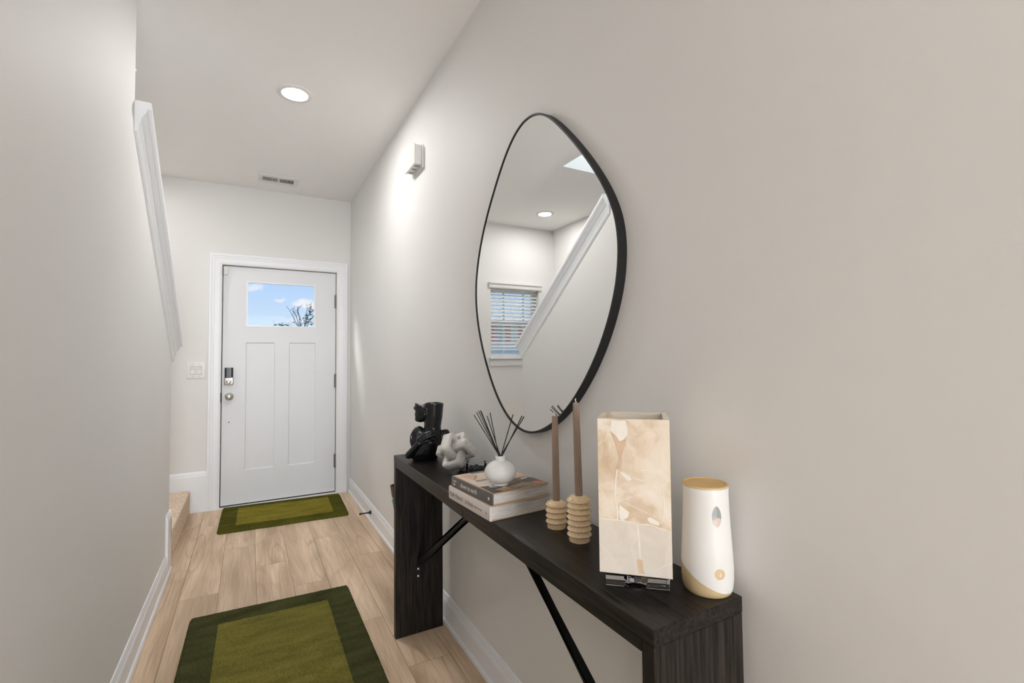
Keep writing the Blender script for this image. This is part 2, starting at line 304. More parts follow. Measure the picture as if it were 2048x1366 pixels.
# ================================================================== the room
# floor: planks laid along the hall
def make_floor():
    bm = BM(); lay = bm.loops.layers.color.new('rnd'); g = .0008; Z = 0
    xs0 = .0405; pit = .1775; known = {-2: 3.035, -1: 3.683, 0: 3.293, 1: 2.910, 2: 3.585, 3: 3.152, 4: 3.811, -3: 3.45}
    rnd = random.Random(3)
    k0 = int(math.floor((-3.6-xs0)/pit)); k1 = int(math.ceil((W-xs0)/pit))
    for k in range(k0, k1):
        x0 = xs0+k*pit; x1 = min(x0+pit, W+.05)
        j = known.get(k, rnd.uniform(2.8, 4)); j -= 1.22*8
        y = j
        while y < D+.05:
            ya, yb = max(y, -3.7), min(y+1.22, D+.05); y += 1.22
            if yb-ya < .01: continue
            vs_ = [bm.verts.new(p) for p in ((x0+g, ya+g, Z), (x1-g, ya+g, Z), (x1-g, yb-g, Z), (x0+g, yb-g, Z))]
            lo = [bm.verts.new((v.co.x, v.co.y, -.004)) for v in vs_]
            f = bm.faces.new(vs_); c = (rnd.random(), rnd.random(), rnd.random(), 1)
            fs = [f]+[bm.faces.new((vs_[i], lo[i], lo[(i+1) % 4], vs_[(i+1) % 4])) for i in range(4)]
            for q in fs:
                for lp in q.loops: lp[lay] = c
    # dark tongue-and-groove bed under the seams
    n0 = len(bm.faces); bm.faces.ensure_lookup_table()
    v = box(bm, -3.7, W+.1, -3.8, D+.12, -.06, -.0035)
    bm.faces.ensure_lookup_table()
    for f in bm.faces[n0:]: f.material_index = 1
    me = bpy.data.meshes.new('floor'); bm.to_mesh(me); bm.free(); me.materials.append(floor_m); me.materials.append(mat('seam_dark', (.12, .07, .045), .9))
    objm('floor', me, kind='structure')
make_floor()

XS = -1.5455    # far side wall of the stairwell
HX1, HY0, HY1 = -.53, .3, 3.03          # opening in the ceiling above the stairs
# ceiling with the opening
bm = BM()
box(bm, -3.7, W+.12, -3.75, HY0, H, H+.15); box(bm, HX1, W+.12, HY0, HY1, H, H+.15); box(bm, XS-.12, W+.12, HY1, D+.14, H, H+.15); box(bm, -3.7, XS-.0, HY0, HY1, H, H+.15)
struct('ceiling', bm, ceil_m)
# stairwell shaft going up to the next floor
bm = BM(); zt = 5.3
box(bm, HX1, HX1+.1, HY0, HY1, H+.15, zt); box(bm, XS-.1, HX1+.1, HY1, HY1+.1, H+.15, zt); box(bm, XS-.1, HX1+.1, HY0-.1, HY0, H+.15, zt)
box(bm, XS-.1, XS, HY0, HY1, H+.15, 3.7); box(bm, XS-.1, XS, HY0, 1.0, 3.7, zt); box(bm, XS-.1, XS, 2.4, HY1, 3.7, zt); box(bm, XS-.1, XS, 1, 2.4, 4.9, zt)
box(bm, XS-.1, HX1+.1, HY0-.1, HY1+.1, zt, zt+.1)
struct('wall_stairwell_upper', bm, ceil_m)
# right wall
bm = BM(); box(bm, W, W+.12, -3.75, D+.14, 0, H); struct('wall_right', bm, wall_m)
# door wall with door and window openings
DX0, DX1, DZ = -.216, .703, 2.050
WX0, WX1, WZ0, WZ1 = -1.335, -.712, 1.243, 2.045
bm = BM(); y0, y1 = D, D+.14
box(bm, DX1, W, y0, y1, 0, H); box(bm, DX0, DX1, y0, y1, DZ, H); box(bm, WX1, DX0, y0, y1, 0, H)
box(bm, WX0, WX1, y0, y1, 0, WZ0); box(bm, WX0, WX1, y0, y1, WZ1, H); box(bm, XS-.12, WX0, y0, y1, 0, H)
struct('wall_front', bm, wall_m)
# stairwell outer wall
bm = BM(); box(bm, XS-.12, XS, -.2, D, 0, H); struct('wall_stairwell', bm, wall_m)
bm = BM(); box(bm, XS, L-.11, .18, .3, 0, H); struct('wall_stairwell_end', bm, wall_m)
# left wall: full height, then a raking half wall beside the stairs
YJ, YE = 2.358, 3.500
ZJ, ZE = 2.262, 1.338
bm = BM()
prism(bm, [(.3, 0), (YE, 0), (YE, ZE), (YJ, ZJ), (YJ, H), (.3, H)], (L, 0, 0), (0, 1, 0), (0, 0, 1), (-.11, 0, 0))
struct('wall_left', bm, wall_m)
# room behind the camera
bm = BM(); box(bm, -3.7, -3.58, -3.75, .2, 0, H); box(bm, -3.58, XS, .1, .2, 0, H); struct('wall_living_room', bm, mat('bounce_cut_paint', (.16, .17, .18), .7))  # unseen walls coloured dark to cut bounce light into the hall
bm = BM(); box(bm, -3.7, -.42, -3.87, -3.75, 0, H); box(bm, .7, W+.12, -3.87, -3.75, 0, H); box(bm, -.42, .7, -3.87, -3.75, 2.42, H); struct('wall_back', bm, MATS['bounce_cut_paint'])
bm = BM()
for x in (-.42, .62): box(bm, x, x+.08, -3.84, -3.76, 0, 2.42)
box(bm, -.42, .7, -3.84, -3.76, 2.34, 2.42); box(bm, -.42, .7, -3.84, -3.76, .002, .1)
w2 = struct('added_window_2', bm, trim_m)  # unseen glazed door, invented and placed to suit the rear fill light
bm = BM(); box(bm, -.34, .62, -3.805, -3.8, .1, 2.34); obj('glass_pane', bm, pane_m, w2)

# ---- baseboards: profile (depth from wall, height)
BB = [(0, 0), (.020, 0), (.020, .006), (.0185, .013), (.0155, .018), (.012, .0195), (.012, .094), (.0105, .096), (.0105, .103), (.0085, .105), (.0085, .113), (.006, .120), (.0035, .128), (0, .130)]
def baseboard(name, o, U, A, m=trim_m, prof=BB): bm = BM(); prism(bm, prof, o, U, (0, 0, 1), A); return struct(name, bm, m)
baseboard('baseboard_right', (W, -3.75, 0), (-1, 0, 0), (0, D+3.75, 0))
baseboard('baseboard_left', (L, .3, 0), (1, 0, 0), (0, 3.385-.3, 0))
# taller stair skirt return at the end of the half wall
SK = [(0, 0), (.020, 0), (.020, .006), (.0185, .013), (.0155, .018), (.013, .0195), (.013, .318), (.0115, .32), (.0115, .327), (.009, .329), (.009, .337), (.006, .344), (.0035, .352), (0, .354)]
SK2 = [(0, 0), (.014, 0), (.014, .292), (.0115, .294), (.0115, .301), (.009, .303), (.009, .311), (.006, .318), (.0035, .326), (0, .328)]
bm = BM(); prism(bm, SK, (L, 3.385, 0), (1, 0, 0), (0, 0, 1), (0, YE-3.385+.013, 0)); box(bm, L-.11, L+.013, YE, YE+.013, .187, .354)
struct('trim_1', bm, trim_m)
bm = BM(); prism(bm, SK2, (XS, D, 0), (0, -1, 0), (0, 0, 1), (-.305-XS, 0, 0)); struct('trim_2', bm, trim_m)
bm = BM(); prism(bm, SK2, (XS, YE-1.2, 0), (1, 0, 0), (0, 0, 1), (0, D-YE+1.2, 0)); struct('trim_3', bm, trim_m)
# ---- raking cap on the half wall
dv = Vector((0, YE-YJ, ZE-ZJ)); ln_ = dv.length; ang = dv.normalized()
vert = Vector((0, 0, 1))
def rake(bm, prof): prism(bm, prof, (0, YJ, ZJ), (1, 0, 0), (0, 0, 1), dv*1.012)
bm = BM()
rake(bm, [(L-.165, 0), (L+.052, 0), (L+.055, .006), (L+.055, .024), (L+.052, .030), (L-.165, .030), (L-.168, .024), (L-.168, .006)])      # top board
cap = struct('trim_4', bm, trim_m)
for sgn, nm in ((1, 'cove_molding'), (-1, 'cove_molding')):
    bm = BM(); x0 = L if sgn > 0 else L-.11
    pr = [(0, 0), (.040, 0), (.040, -.012), (.034, -.020), (.026, -.030), (.022, -.042), (.020, -.056), (.016, -.058), (.016, -.070), (.013, -.073), (.013, -.086), (.009, -.094), (0, -.097)]
    rake(bm, [(x0+sgn*a, b) for a, b in pr]); obj(nm, bm, trim_m, cap)

# ---- carpeted stair behind the half wall
def soft(bm, n=3): pass
st = thing('carpeted_staircase', 'beige carpeted landing step between the half wall end and the front door', 'stairs', (L-.5, 4.0, 0))
bm = BM(); box(bm, XS+.003, L, YE+.001, D-.0145, 0.001, .187, .022, 4); obj('landing', bm, carpet_m, st, smooth=True, angle=50)
for i in range(8):
    yb = YE-.26*i; bm = BM(); box(bm, XS+.003, L-.113, yb-.29, yb-.001, .0, .187+.187*(i+1), .016, 3); obj('stair_step', bm, carpet_m, st, smooth=True, angle=50)

# ================================================================== front door
d1 = thing('door_1', 'white craftsman front door with a small window', 'door', (.24, D, 0), kind='structure')
for k in ('label', 'category'): del d1[k]
YD = D+.020
xa, xb, za, zb = DX0+.006, DX1-.005, .016, 2.045
bm = BM(); yk = YD+.044
GX0, GX1, GZ0, GZ1 = -.037, .521, 1.527, 1.924
PX = ((-.038, .190), (.302, .525)); PZ0, PZ1 = .296, 1.390
def rails(bm, ya, yb):
    box(bm, xa, GX0, ya, yb, za, zb); box(bm, PX[1][1], xb, ya, yb, za, zb)
    box(bm, GX0, PX[1][1], ya, yb, GZ1, zb); box(bm, GX0, PX[1][1], ya, yb, PZ1, GZ0); box(bm, GX0, PX[1][1], ya, yb, za, PZ0)
    box(bm, PX[0][1], PX[1][0], ya, yb, PZ0, PZ1); box(bm, GX1, PX[1][1], ya, yb, GZ0, GZ1)
rails(bm, YD, yk)
dslab = obj('door_slab', bm, door_m, d1)
for a, b in PX:
    bm = BM(); n = .007
    v = [(a, YD, PZ0), (b, YD, PZ0), (b, YD, PZ1), (a, YD, PZ1)]; w = [(a+n, YD+n, PZ0+n), (b-n, YD+n, PZ0+n), (b-n, YD+n, PZ1-n), (a+n, YD+n, PZ1-n)]
    k = [bm.verts.new(p) for p in v]; q = [bm.verts.new(p) for p in w]; z = [bm.verts.new((p[0], YD+.03, p[2])) for p in v]
    bm.faces.new(q); bm.faces.new(z)
    for i in range(4): bm.faces.new((k[i], k[(i+1) % 4], q[(i+1) % 4], q[i])); bm.faces.new((k[i], z[i], z[(i+1) % 4], k[(i+1) % 4]))
    obj('door_panel', bm, door_m, d1)
bm = BM(); e_ = .012
box(bm, GX0, GX0+e_, YD-.003, YD+.02, GZ0, GZ1); box(bm, GX1-e_, GX1, YD-.003, YD+.02, GZ0, GZ1); box(bm, GX0+e_, GX1-e_, YD-.003, YD+.02, GZ0, GZ0+e_); box(bm, GX0+e_, GX1-e_, YD-.003, YD+.02, GZ1-e_, GZ1)
gf = obj('glass_frame', bm, trim_m, d1)
bm = BM(); box(bm, GX0+.0005, GX1-.0005, YD+.0205, YD+.0255, GZ0+.0005, GZ1-.0005); obj('glass_pane', bm, pane_m, gf)
# hinges
for z in (1.779, 1.036, .295):
    bm = BM(); box(bm, DX1-.016, DX1+.004, D+.012, D+.0199, z-.06, z+.06)
    for i in range(5): lathe(bm, [(.0078, z-.06+i*.0245), (.0078, z-.06+i*.0245+.022)], (DX1-.004, D+.006), 14)
    lathe(bm, [(.005, z-.066), (.005, z+.066)], (DX1-.004, D+.006), 10)
    obj('door_hinge', bm, hinge_m, d1, smooth=True, angle=40)
# deadbolt with keypad body
KX = -.160
bm = BM(); prism(bm, [(-.032, 0), (-.030, -.018), (-.018, -.030), (.018, -.030), (.030, -.018), (.032, 0)], (KX, YD, 1.090), (1, 0, 0), (0, 1, 0), (0, 0, .085))
db = obj('deadbolt', bm, gloss_black, d1, smooth=True, angle=30, label='black deadbolt housing')
bm = BM(); box(bm, KX-.034, KX+.034, YD-.026, YD, 1.030, 1.092, .006, 3); obj('deadbolt_plate', bm, nickel_m, db, smooth=True, angle=40)
bm = BM()
lathe(bm, [(.022, 0), (.022, .006), (.018, .009)], seg=28)
box(bm, -.006, .006, -.019, .019, .008, .024, .003, 2)
bmesh.ops.transform(bm, matrix=Matrix.Translation((KX, YD-.026, 1.058)) @ Matrix.Rotation(math.radians(20), 4, 'Y') @ Matrix.Rotation(math.pi/2, 4, 'X'), verts=bm.verts)
obj('thumb_turn', bm, steel_m, db, smooth=True, angle=40)
bm = BM(); lathe(bm, [(.0325, 0), (.0325, .004), (.029, .008), (.013, .010), (.012, .03), (.017, .036), (.025, .042), (.028, .052), (.027, .061), (.020, .068), (.008, .071), (.001, .0712)], seg=40)
bmesh.ops.transform(bm, matrix=Matrix.Translation((-.156, YD, .929)) @ Matrix.Rotation(math.pi/2, 4, 'X'), verts=bm.verts)
obj('door_knob', bm, nickel_m, d1, smooth=True, angle=50)
bm = BM(); box(bm, DX0-.003, DX0+.004, D-.004, D+.03, .885, .965, .001, 1); obj('strike_plate', bm, frame_m, d1)
bm = BM(); lathe(bm, [(.0045, 0), (.0045, .003), (.002, .004)], seg=16)
bmesh.ops.transform(bm, matrix=Matrix.Translation((-.156, YD, .712)) @ Matrix.Rotation(math.pi/2, 4, 'X'), verts=bm.verts); obj('screw_hole', bm, rubber_m, d1)
bm = BM(); box(bm, xa, xb, YD+.002, YD+.04, .0065, .0155); obj('door_sweep', bm, rubber_m, d1)
bm = BM(); box(bm, DX0-.02, DX1+.02, D-.018, D+.14, -.003, .006, .002, 1); obj('threshold', bm, white_m, d1)
# jamb + dark weatherstrip behind the gap
bm = BM()
box(bm, DX0-.001, DX0+.02, YD+.047, D+.14, 0.006, DZ); box(bm, DX1-.02, DX1+.001, YD+.047, D+.14, .006, DZ); box(bm, DX0, DX1, YD+.047, D+.14, DZ-.02, DZ+.001)
obj('door_jamb', bm, trim_m, d1)
bm = BM(); s = .0055
box(bm, DX0+.0002, DX0+s, YD+.012, YD+.046, .006, DZ); box(bm, DX1-s+.001, DX1-.0002, YD+.012, YD+.046, .006, DZ); box(bm, DX0, DX1, YD+.012, YD+.046, DZ-s, DZ-.0002)
obj('weatherstrip', bm, dark_m, d1)
# casing, mitred profile
CP = [(0, 0), (0, .010), (.006, .012), (.010, .012), (.014, .014), (.050, .016), (.054, .018), (.068, .018), (.072, .021), (.088, .021), (.090, .018), (.090, 0)]
def casing(name, x0, x1, z0, z1, bottom=False):
    bm = BM(); path = [(x0, z0, -1, 0), (x0, z1, -1, 1), (x1, z1, 1, 1), (x1, z0, 1, 0)]
    rings = [[bm.verts.new((x+sx*u, D-v, z+sz*u)) for u, v in CP] for x, z, sx, sz in path]
    for a, b in zip(rings, rings[1:]):
        for i in range(len(CP)): bm.faces.new((a[i], a[(i+1) % len(CP)], b[(i+1) % len(CP)], b[i]))
    bm.faces.new(rings[0]); bm.faces.new(list(reversed(rings[-1])))
    return struct(name, bm, trim_m)
casing('trim_5', DX0-.003, DX1+.006, .0, DZ+.003)
# door contact sensor
cs = thing('door_sensor', 'small white contact sensor at the top left corner of the front door', 'sensor', (-.198, D-.012, 1.96))
bm = BM(); box(bm, -.210, -.176, YD-.016, YD-.0005, 1.968, 2.040, .003, 2); obj('sensor_body', bm, white_m, cs)
bm = BM(); box(bm, -.232, -.220, D-.022, D-.0125, 1.985, 2.035, .002, 2); obj('sensor_magnet', bm, white_m, cs)

# ---- light switch
sw = thing('light_switch', 'white double rocker light switch plate left of the front door', 'light switch', (-.393, D, 1.158))
bm = BM(); box(bm, -.4575, -.3275, D-.006, D, 1.092, 1.226, .003, 3); pl_ = obj('wall_plate', bm, white_m, sw, smooth=True, angle=50)
for x in (-.4155, -.3695):
    bm = BM(); box(bm, x-.0175, x+.0175, D-.0075, D-.005, 1.125, 1.193); r_ = obj('switch_frame', bm, mat('switch_gap', (.45, .44, .42), .5) if 'switch_gap' not in MATS else MATS['switch_gap'], sw)
    bm = BM(); prism(bm, [(0, -.031), (-.0035, -.031), (-.001, 0), (-.0055, .031), (0, .031)], (x-.0155, D-.007, 1.159), (0, 1, 0), (0, 0, 1), (.031, 0, 0)); obj('rocker', bm, white_m, sw)
for x in (-.4155, -.3695):
    for z in (1.107, 1.211):
        bm = BM(); lathe(bm, [(.0025, 0), (.0025, .001)], seg=12); bmesh.ops.transform(bm, matrix=Matrix.Translation((x, D-.006, z)) @ Matrix.Rotation(math.pi/2, 4, 'X'), verts=bm.verts); obj('plate_screw', bm, hinge_m, sw)

# ================================================================== window above the landing
w1 = thing('window_1', '', '', (-1.02, D, WZ0), kind='structure')
for k in ('label', 'category'): del w1[k]
bm = BM(); ya, yb = D+.085, D+.135; q = .035
box(bm, WX0, WX0+q, ya, yb, WZ0, WZ1); box(bm, WX1-q, WX1, ya, yb, WZ0, WZ1); box(bm, WX0, WX1, ya, yb, WZ0, WZ0+.045); box(bm, WX0, WX1, ya, yb, WZ1-.04, WZ1)
box(bm, WX0, WX1, ya+.005, yb, 1.625, 1.665); box(bm, WX0, WX1, ya-.02, ya, WZ0, WZ0+.03)
wf = obj('window_frame', bm, trim_m, w1)
bm = BM()
for x in (-.925, -1.185): box(bm, x-.008, x+.008, ya+.01, ya+.03, WZ0+.04, WZ1-.04)
obj('muntins', bm, trim_m, w1)
bm = BM(); box(bm, WX0+q-.004, WX1-q+.004, ya+.034, ya+.038, WZ0+.04, WZ1-.036); obj('glass_pane', bm, pane_m, w1)
bm = BM(); box(bm, WX0-.04, WX1+.030, D-.045, D+.084, WZ0-.024, WZ0-.001, .004, 2); obj('window_sill', bm, trim_m, w1)
bm = BM(); prism(bm, [(0, 0), (.010, 0), (.014, .01), (.016, .07), (.012, .078), (0, .078)], (WX0-.028, D, WZ0-.102), (0, -1, 0), (0, 0, 1), (WX1-WX0+.046, 0, 0)); obj('window_apron', bm, trim_m, w1)
bl = thing('window_blind', 'white horizontal slat blind in the stair window seen in the mirror', 'blind', (-1.02, D+.03, 1.33))
bm = BM(); box(bm, WX0+.006, WX1-.006, D+.02, D+.07, 1.99, 2.035); obj('head_rail', bm, white_m, bl)
bm = BM(); prism(bm, [(0, 0), (.014, 0), (.018, .012), (.018, .038), (.030, .050), (.030, .062), (0, .062)], (WX0-.03, D-.002, 2.008), (0, -1, 0), (0, 0, 1), (WX1-WX0+.055, 0, 0)); obj('valance', bm, white_m, bl)
bm = BM(); ns = 16
for i in range(ns):
    z = 1.972-.0405*i; prism(bm, [(-.020, -.0150), (-.010, -.0065), (0, .0002), (.010, .0060), (.020, .0130), (.0188, .0148), (.009, .0082), (-.001, .0028), (-.0115, -.0042), (-.0215, -.0128)], (WX0+.008, D+.045, z), (0, 1, 0), (0, 0, 1), (WX1-WX0-.016, 0, 0))
obj('slats', bm, blind_m, bl)
bm = BM(); box(bm, WX0+.008, WX1-.008, D+.022, D+.068, 1.318, 1.334, .003, 2); obj('bottom_rail', bm, blind_m, bl)
for x in (-.80, -1.02, -1.24):
    bm = BM(); box(bm, x-.001, x+.001, D+.019, D+.0203, 1.33, 2.0); box(bm, x-.001, x+.001, D+.0697, D+.071, 1.33, 2.0); obj('ladder_cord', bm, white_m, bl)

# ================================================================== recessed lights, vent, chime box
def downlight(cx, cy, r, label, glow=None):
    t = thing('ceiling_light', label, 'ceiling light', (cx, cy, H), group='recessed ceiling lights')
    bm = BM(); R = r*1.44
    pr = [(R, H), (R, H-.0025), (R*.985, H-.0040), (r*1.13, H-.0062), (r*1.05, H-.0080), (r, H-.0068), (r*.985, H-.003)]
    lathe(bm, pr, (cx, cy), 64, close=False); obj('trim_ring', bm, white_m, t, smooth=True)
    bm = BM(); lathe(bm, [(r*.99, H-.002), (r*.99, H-.0062), (r*.6, H-.0068), (.001, H-.0070)], (cx, cy), 64); obj('lens', bm, glow or lamp_m, t, smooth=True, angle=60)
    return t
downlight(.2036, 2.8776, .066, 'round recessed ceiling light glowing above the green runner rug in the hall')
downlight(-1.083, 4.15, .066, 'round recessed light above the stair landing, seen only in the mirror', lamp_b)
for x, y in ((.2, -2.0), (-1.8, -2.4)):  # unseen lights added to fill the hall from behind
    downlight(x, y, .07, 'added fill light behind the viewer, shaped as a round recessed ceiling light', rear_fill_m)

vt = thing('ceiling_vent', 'white rectangular air vent in the ceiling before the front door', 'air vent', (.187, 4.366, H))
vx0, vx1, vy0, vy1 = .036, .340, 4.263, 4.466
bm = BM()
box(bm, vx0, vx1, vy0, 4.315, H-.007, H-.0005); box(bm, vx0, vx1, 4.418, vy1, H-.007, H-.0005); box(bm, vx0, .070, 4.315, 4.418, H-.007, H-.0005); box(bm, .306, vx1, 4.315, 4.418, H-.007, H-.0005); box(bm, .184, .196, 4.315, 4.418, H-.007, H-.0005)
obj('vent_frame', bm, vent_m, vt)
bm = BM(); box(bm, .068, .308, 4.313, 4.420, H-.0009, H-.0004); obj('vent_opening', bm, dark_m, vt)
bm = BM()
for k in range(2):
    for i in range(10):
        x = (.0760 if k == 0 else .2015)+i*.0113; prism(bm, [(-.0028, 0), (.0008, 0), (.0028, .005), (-.0008, .005)] if k else [(-.0008, 0), (.0028, 0), (.0008, .005), (-.0028, .005)], (x, 4.315, H-.0065), (1, 0, 0), (0, 0, 1), (0, .103, 0))
obj('vent_louvers', bm, vent_m, vt)
bm = BM(); box(bm, .052, .055, 4.352, 4.378, H-.011, H-.007); obj('vent_lever', bm, hinge_m, vt)

cb = thing('door_chime', 'white plastic chime box high on the right wall before the front door', 'chime box', (W, 2.6, 2.36))
bm = BM(); box(bm, W-.008, W, 2.503, 2.692, 2.300, 2.430); obj('back_plate', bm, white_m, cb)
bm = BM(); box(bm, W-.045, W-.008, 2.512, 2.686, 2.318, 2.428, .004, 2)
hs = obj('chime_housing', bm, white_m, cb, smooth=True, angle=40)
bm = BM(); box(bm, W-.052, W-.046, 2.506, 2.690, 2.316, 2.432, .002, 2); obj('chime_cover', bm, white_m, cb)
for y in (2.545, 2.599, 2.653):
    bm = BM(); box(bm, W-.040, W-.014, y-.013, y+.013, 2.3172, 2.3190); obj('sound_slot', bm, mat('slot_grey', (.36, .35, .33), .7) if 'slot_grey' not in MATS else MATS['slot_grey'], cb)

# spring door stop
ds = thing('door_stop', 'black door stop screwed to the right baseboard near the doormat', 'door stop', (W-.012, 3.7413, .07))
bm = BM()
lathe(bm, [(.016, 0), (.015, .004), (.008, .014), (.0052, .022), (.0048, .066), (.0075, .068), (.0078, .083), (.006, .086)], seg=20)
bmesh.ops.transform(bm, matrix=Matrix.Translation((W-.012, 3.7413, .071)) @ Matrix.Rotation(-math.pi/2, 4, 'Y'), verts=bm.verts); obj('stop_rod', bm, rubber_m, ds, smooth=True, angle=40)
bm = BM(); box(bm, 0, .001, 0, .001, 0, .001); bm.free()

# ================================================================== rugs
def rug(name, label, corners, inner, th, md, ml, seed):
    t = thing(name, label, 'rug', (sum(c[0] for c in corners)/4, sum(c[1] for c in corners)/4, 0))
    c = [Vector((*p, 0)) for p in corners]; rnd = random.Random(seed)
    def P(u, v): return (c[0]*(1-u)+c[1]*u)*(1-v)+(c[3]*(1-u)+c[2]*u)*v
    nu, nv = 90, int(90*(c[3]-c[0]).length/(c[1]-c[0]).length)
    iu0, iu1, iv0, iv1 = inner
    def grid(region, m, nm, lab):
        bm = BM(); vd = {}
        us = sorted(set([i/nu for i in range(nu+1)]+[iu0, iu1])); vs2 = sorted(set([i/nv for i in range(nv+1)]+[iv0, iv1]))
        def vtx(u, v):
            k = (round(u, 5), round(v, 5))
            if k not in vd:
                p = P(u, v); e = min(u, 1-u)*(c[1]-c[0]).length; e2 = min(v, 1-v)*(c[3]-c[0]).length
                ed = min(e, e2); z = th*min(1, .45+.55*math.sqrt(max(0, min(1, ed/.012))))
                g = min(abs(u-iu0)*(c[1]-c[0]).length if iv0-.01 < v < iv1+.01 else 9, abs(u-iu1)*(c[1]-c[0]).length if iv0-.01 < v < iv1+.01 else 9,
                        abs(v-iv0)*(c[3]-c[0]).length if iu0-.01 < u < iu1+.01 else 9, abs(v-iv1)*(c[3]-c[0]).length if iu0-.01 < u < iu1+.01 else 9)
                if g < .004: z -= .0022
                z += rnd.uniform(-.0006, .0006)+.0008*math.sin(u*9+seed)*math.sin(v*13)
                if ed < .001: p = p+Vector((rnd.uniform(-.0007, .0007), rnd.uniform(-.0007, .0007), 0))
                if e < .03 and e2 < .03:     # rounded corner
                    q = Vector((.03-e, .03-e2)); 
                    if q.length > .03:
                        ctr = P(.5, .5); p = p+(ctr-p).normalized()*(q.length-.03)
                vd[k] = bm.verts.new((p.x, p.y, z))
            return vd[k]
        for i in range(len(us)-1):
            for j in range(len(vs2)-1):
                um, vm = (us[i]+us[i+1])/2, (vs2[j]+vs2[j+1])/2
                ins = iu0 < um < iu1 and iv0 < vm < iv1
                if ins == region: bm.faces.new((vtx(us[i], vs2[j]), vtx(us[i+1], vs2[j]), vtx(us[i+1], vs2[j+1]), vtx(us[i], vs2[j+1])))
        if not region:
            bd = [e for e in bm.edges if e.is_boundary and all(min(abs((P(0, 0)-v.co).length), 9) >= 0 for v in e.verts)]
            outer = []
            ctr = P(.5, .5)
            for e in bd:
                m_ = (e.verts[0].co+e.verts[1].co)/2
                # outer boundary edges lie near the rectangle's rim
                X = (c[1]-c[0]).normalized(); Y = (c[3]-c[0]).normalized(); d_ = m_-c[0]; a, b = d_.dot(X), d_.dot(Y)
                if min(a, (c[1]-c[0]).length-a, b, (c[3]-c[0]).length-b) < .02: outer.append(e)
            r = bmesh.ops.extrude_edge_only(bm, edges=outer)
            for v in [g for g in r['geom'] if isinstance(g, bmesh.types.BMVert)]: v.co.z = .0005
        return obj(nm, bm, m, t, smooth=True, label=lab)
    grid(False, md, 'rug_border', 'dark olive border'); grid(True, ml, 'rug_field', 'lighter olive centre field')
rug('doormat', 'small olive green doormat rug lying at the front door', [(-.199, 4.016), (.698, 3.976), (.722, 4.600), (-.190, 4.655)], (.125, .885, .17, .88), .020, mat_dark, mat_light, 2)
rug('runner_rug', 'large olive green bordered rug in the middle of the hall floor', [(-.262, 1.10), (.478, 1.085), (.478, 2.762), (-.240, 2.784)], (.170, .835, .075, .925), .014, rug_dark, rug_light, 5)

# ================================================================== console table
FX, BX, TY0, TY1, TZ = .576, .7985, .580, 2.172, .806
tb = thing('console_table', 'long narrow black wood console table against the right wall', 'console table', ((FX+BX)/2, 1.376, 0))
bm = BM(); box(bm, FX, BX, TY0, TY1, .7775, TZ, .0012, 1); obj('tabletop', bm, bw_y, tb)
for a, b in ((TY0+.031, 1.3745), (1.3765, TY1-.031)):
    bm = BM(); box(bm, FX+.0015, FX+.020, a, b, .756, .7773, .001, 1); box(bm, BX-.020, BX-.002, a, b, .756, .7773, .001, 1); obj('apron', bm, bw_y, tb)
for y in (TY0, TY1-.030):
    bm = BM(); box(bm, FX+.0004, BX-.0004, y+.0005, y+.0295, 0, .7772, .0012, 1); obj('leg_panel', bm, bw_z, tb)
MY = 1.376
for s in (-1, 1):
    ye = TY0+.030 if s < 0 else TY1-.030
    a = Vector((.688, ye, .315)); b = Vector((.688, MY+s*.045, .7772)); d = (b-a).normalized(); n = Vector((0, -d.z, d.y)); h = .012
    bm = BM(); pl = [(a.y, a.z-.016), (a.y, a.z+.014), (b.y, b.z), (b.y+s*.028, b.z)]
    prism(bm, pl, (.676, 0, 0), (0, 1, 0), (0, 0, 1), (.024, 0, 0)); br = obj('diagonal_brace', bm, frame_m, tb)
    yy = ye-s*.003 if s < 0 else ye-.003
    bm = BM(); box(bm, .668, .690, min(ye, ye-s*.003), max(ye, ye-s*.003), .238, .302); obj('brace_bracket', bm, frame_m, br)
    for z in (.288, .256):
        bm = BM(); lathe(bm, [(.0045, 0), (.0045, .0015), (.002, .0022)], seg=14)
        bmesh.ops.transform(bm, matrix=Matrix.Translation((.679, ye-s*.003, z)) @ Matrix.Rotation(math.pi/2*s, 4, 'X'), verts=bm.verts); obj('bracket_screw', bm, steel_m, br)

# ================================================================== wall mirror
MP = [(982.7,400),(994.4,358),(1006.1,321.5),(1017.8,290.8),(1031,263),(1044.2,243.9),(1058.8,231.5),(1073.5,226.4),(1088.1,229.3),(1099,235.9),(1119.5,254.2),(1145.9,284.2),(1166.4,310.5),(1185.4,338.3),(1203,366.9),(1217.6,396.2),
      (1226.7,424.9),(1231.8,449.8),(1234.7,476.2),(1235.2,505.5),(1234,534.8),(1230.8,567),(1226,596.3),(1213.7,646),(1202.7,679),(1189.5,714),(1174.2,749.3),(1156.6,780),(1139,808.6),(1121.5,830.5),(1101.7,849.2),(1082,861.2),
      (1061.8,867.5),(1046.4,863.5),(1028.8,851.5),(1013.5,832.8),(1000.3,808.7),(989.3,782.3),(978.3,751.6),(968.4,714.2),(959.7,676.9),(953.1,639.5),(950.5,600),(951.2,568.4),(953.4,536.2),(958.5,502.5),(965.1,465.9),(972.5,433.7)]
def to_wall(px, py, xw):
    X, Y = px-1024, py-683+7.6185; cr, sr = math.cos(roll), math.sin(roll); u = cr*X+sr*Y; v = -sr*X+cr*Y
    d = rt*u/950.108-u3*v/950.108+f3; t = xw/d.x; return (d.y*t, camh+d.z*t)
raw = [Vector(to_wall(x, y, W-.027)) for x, y in MP]
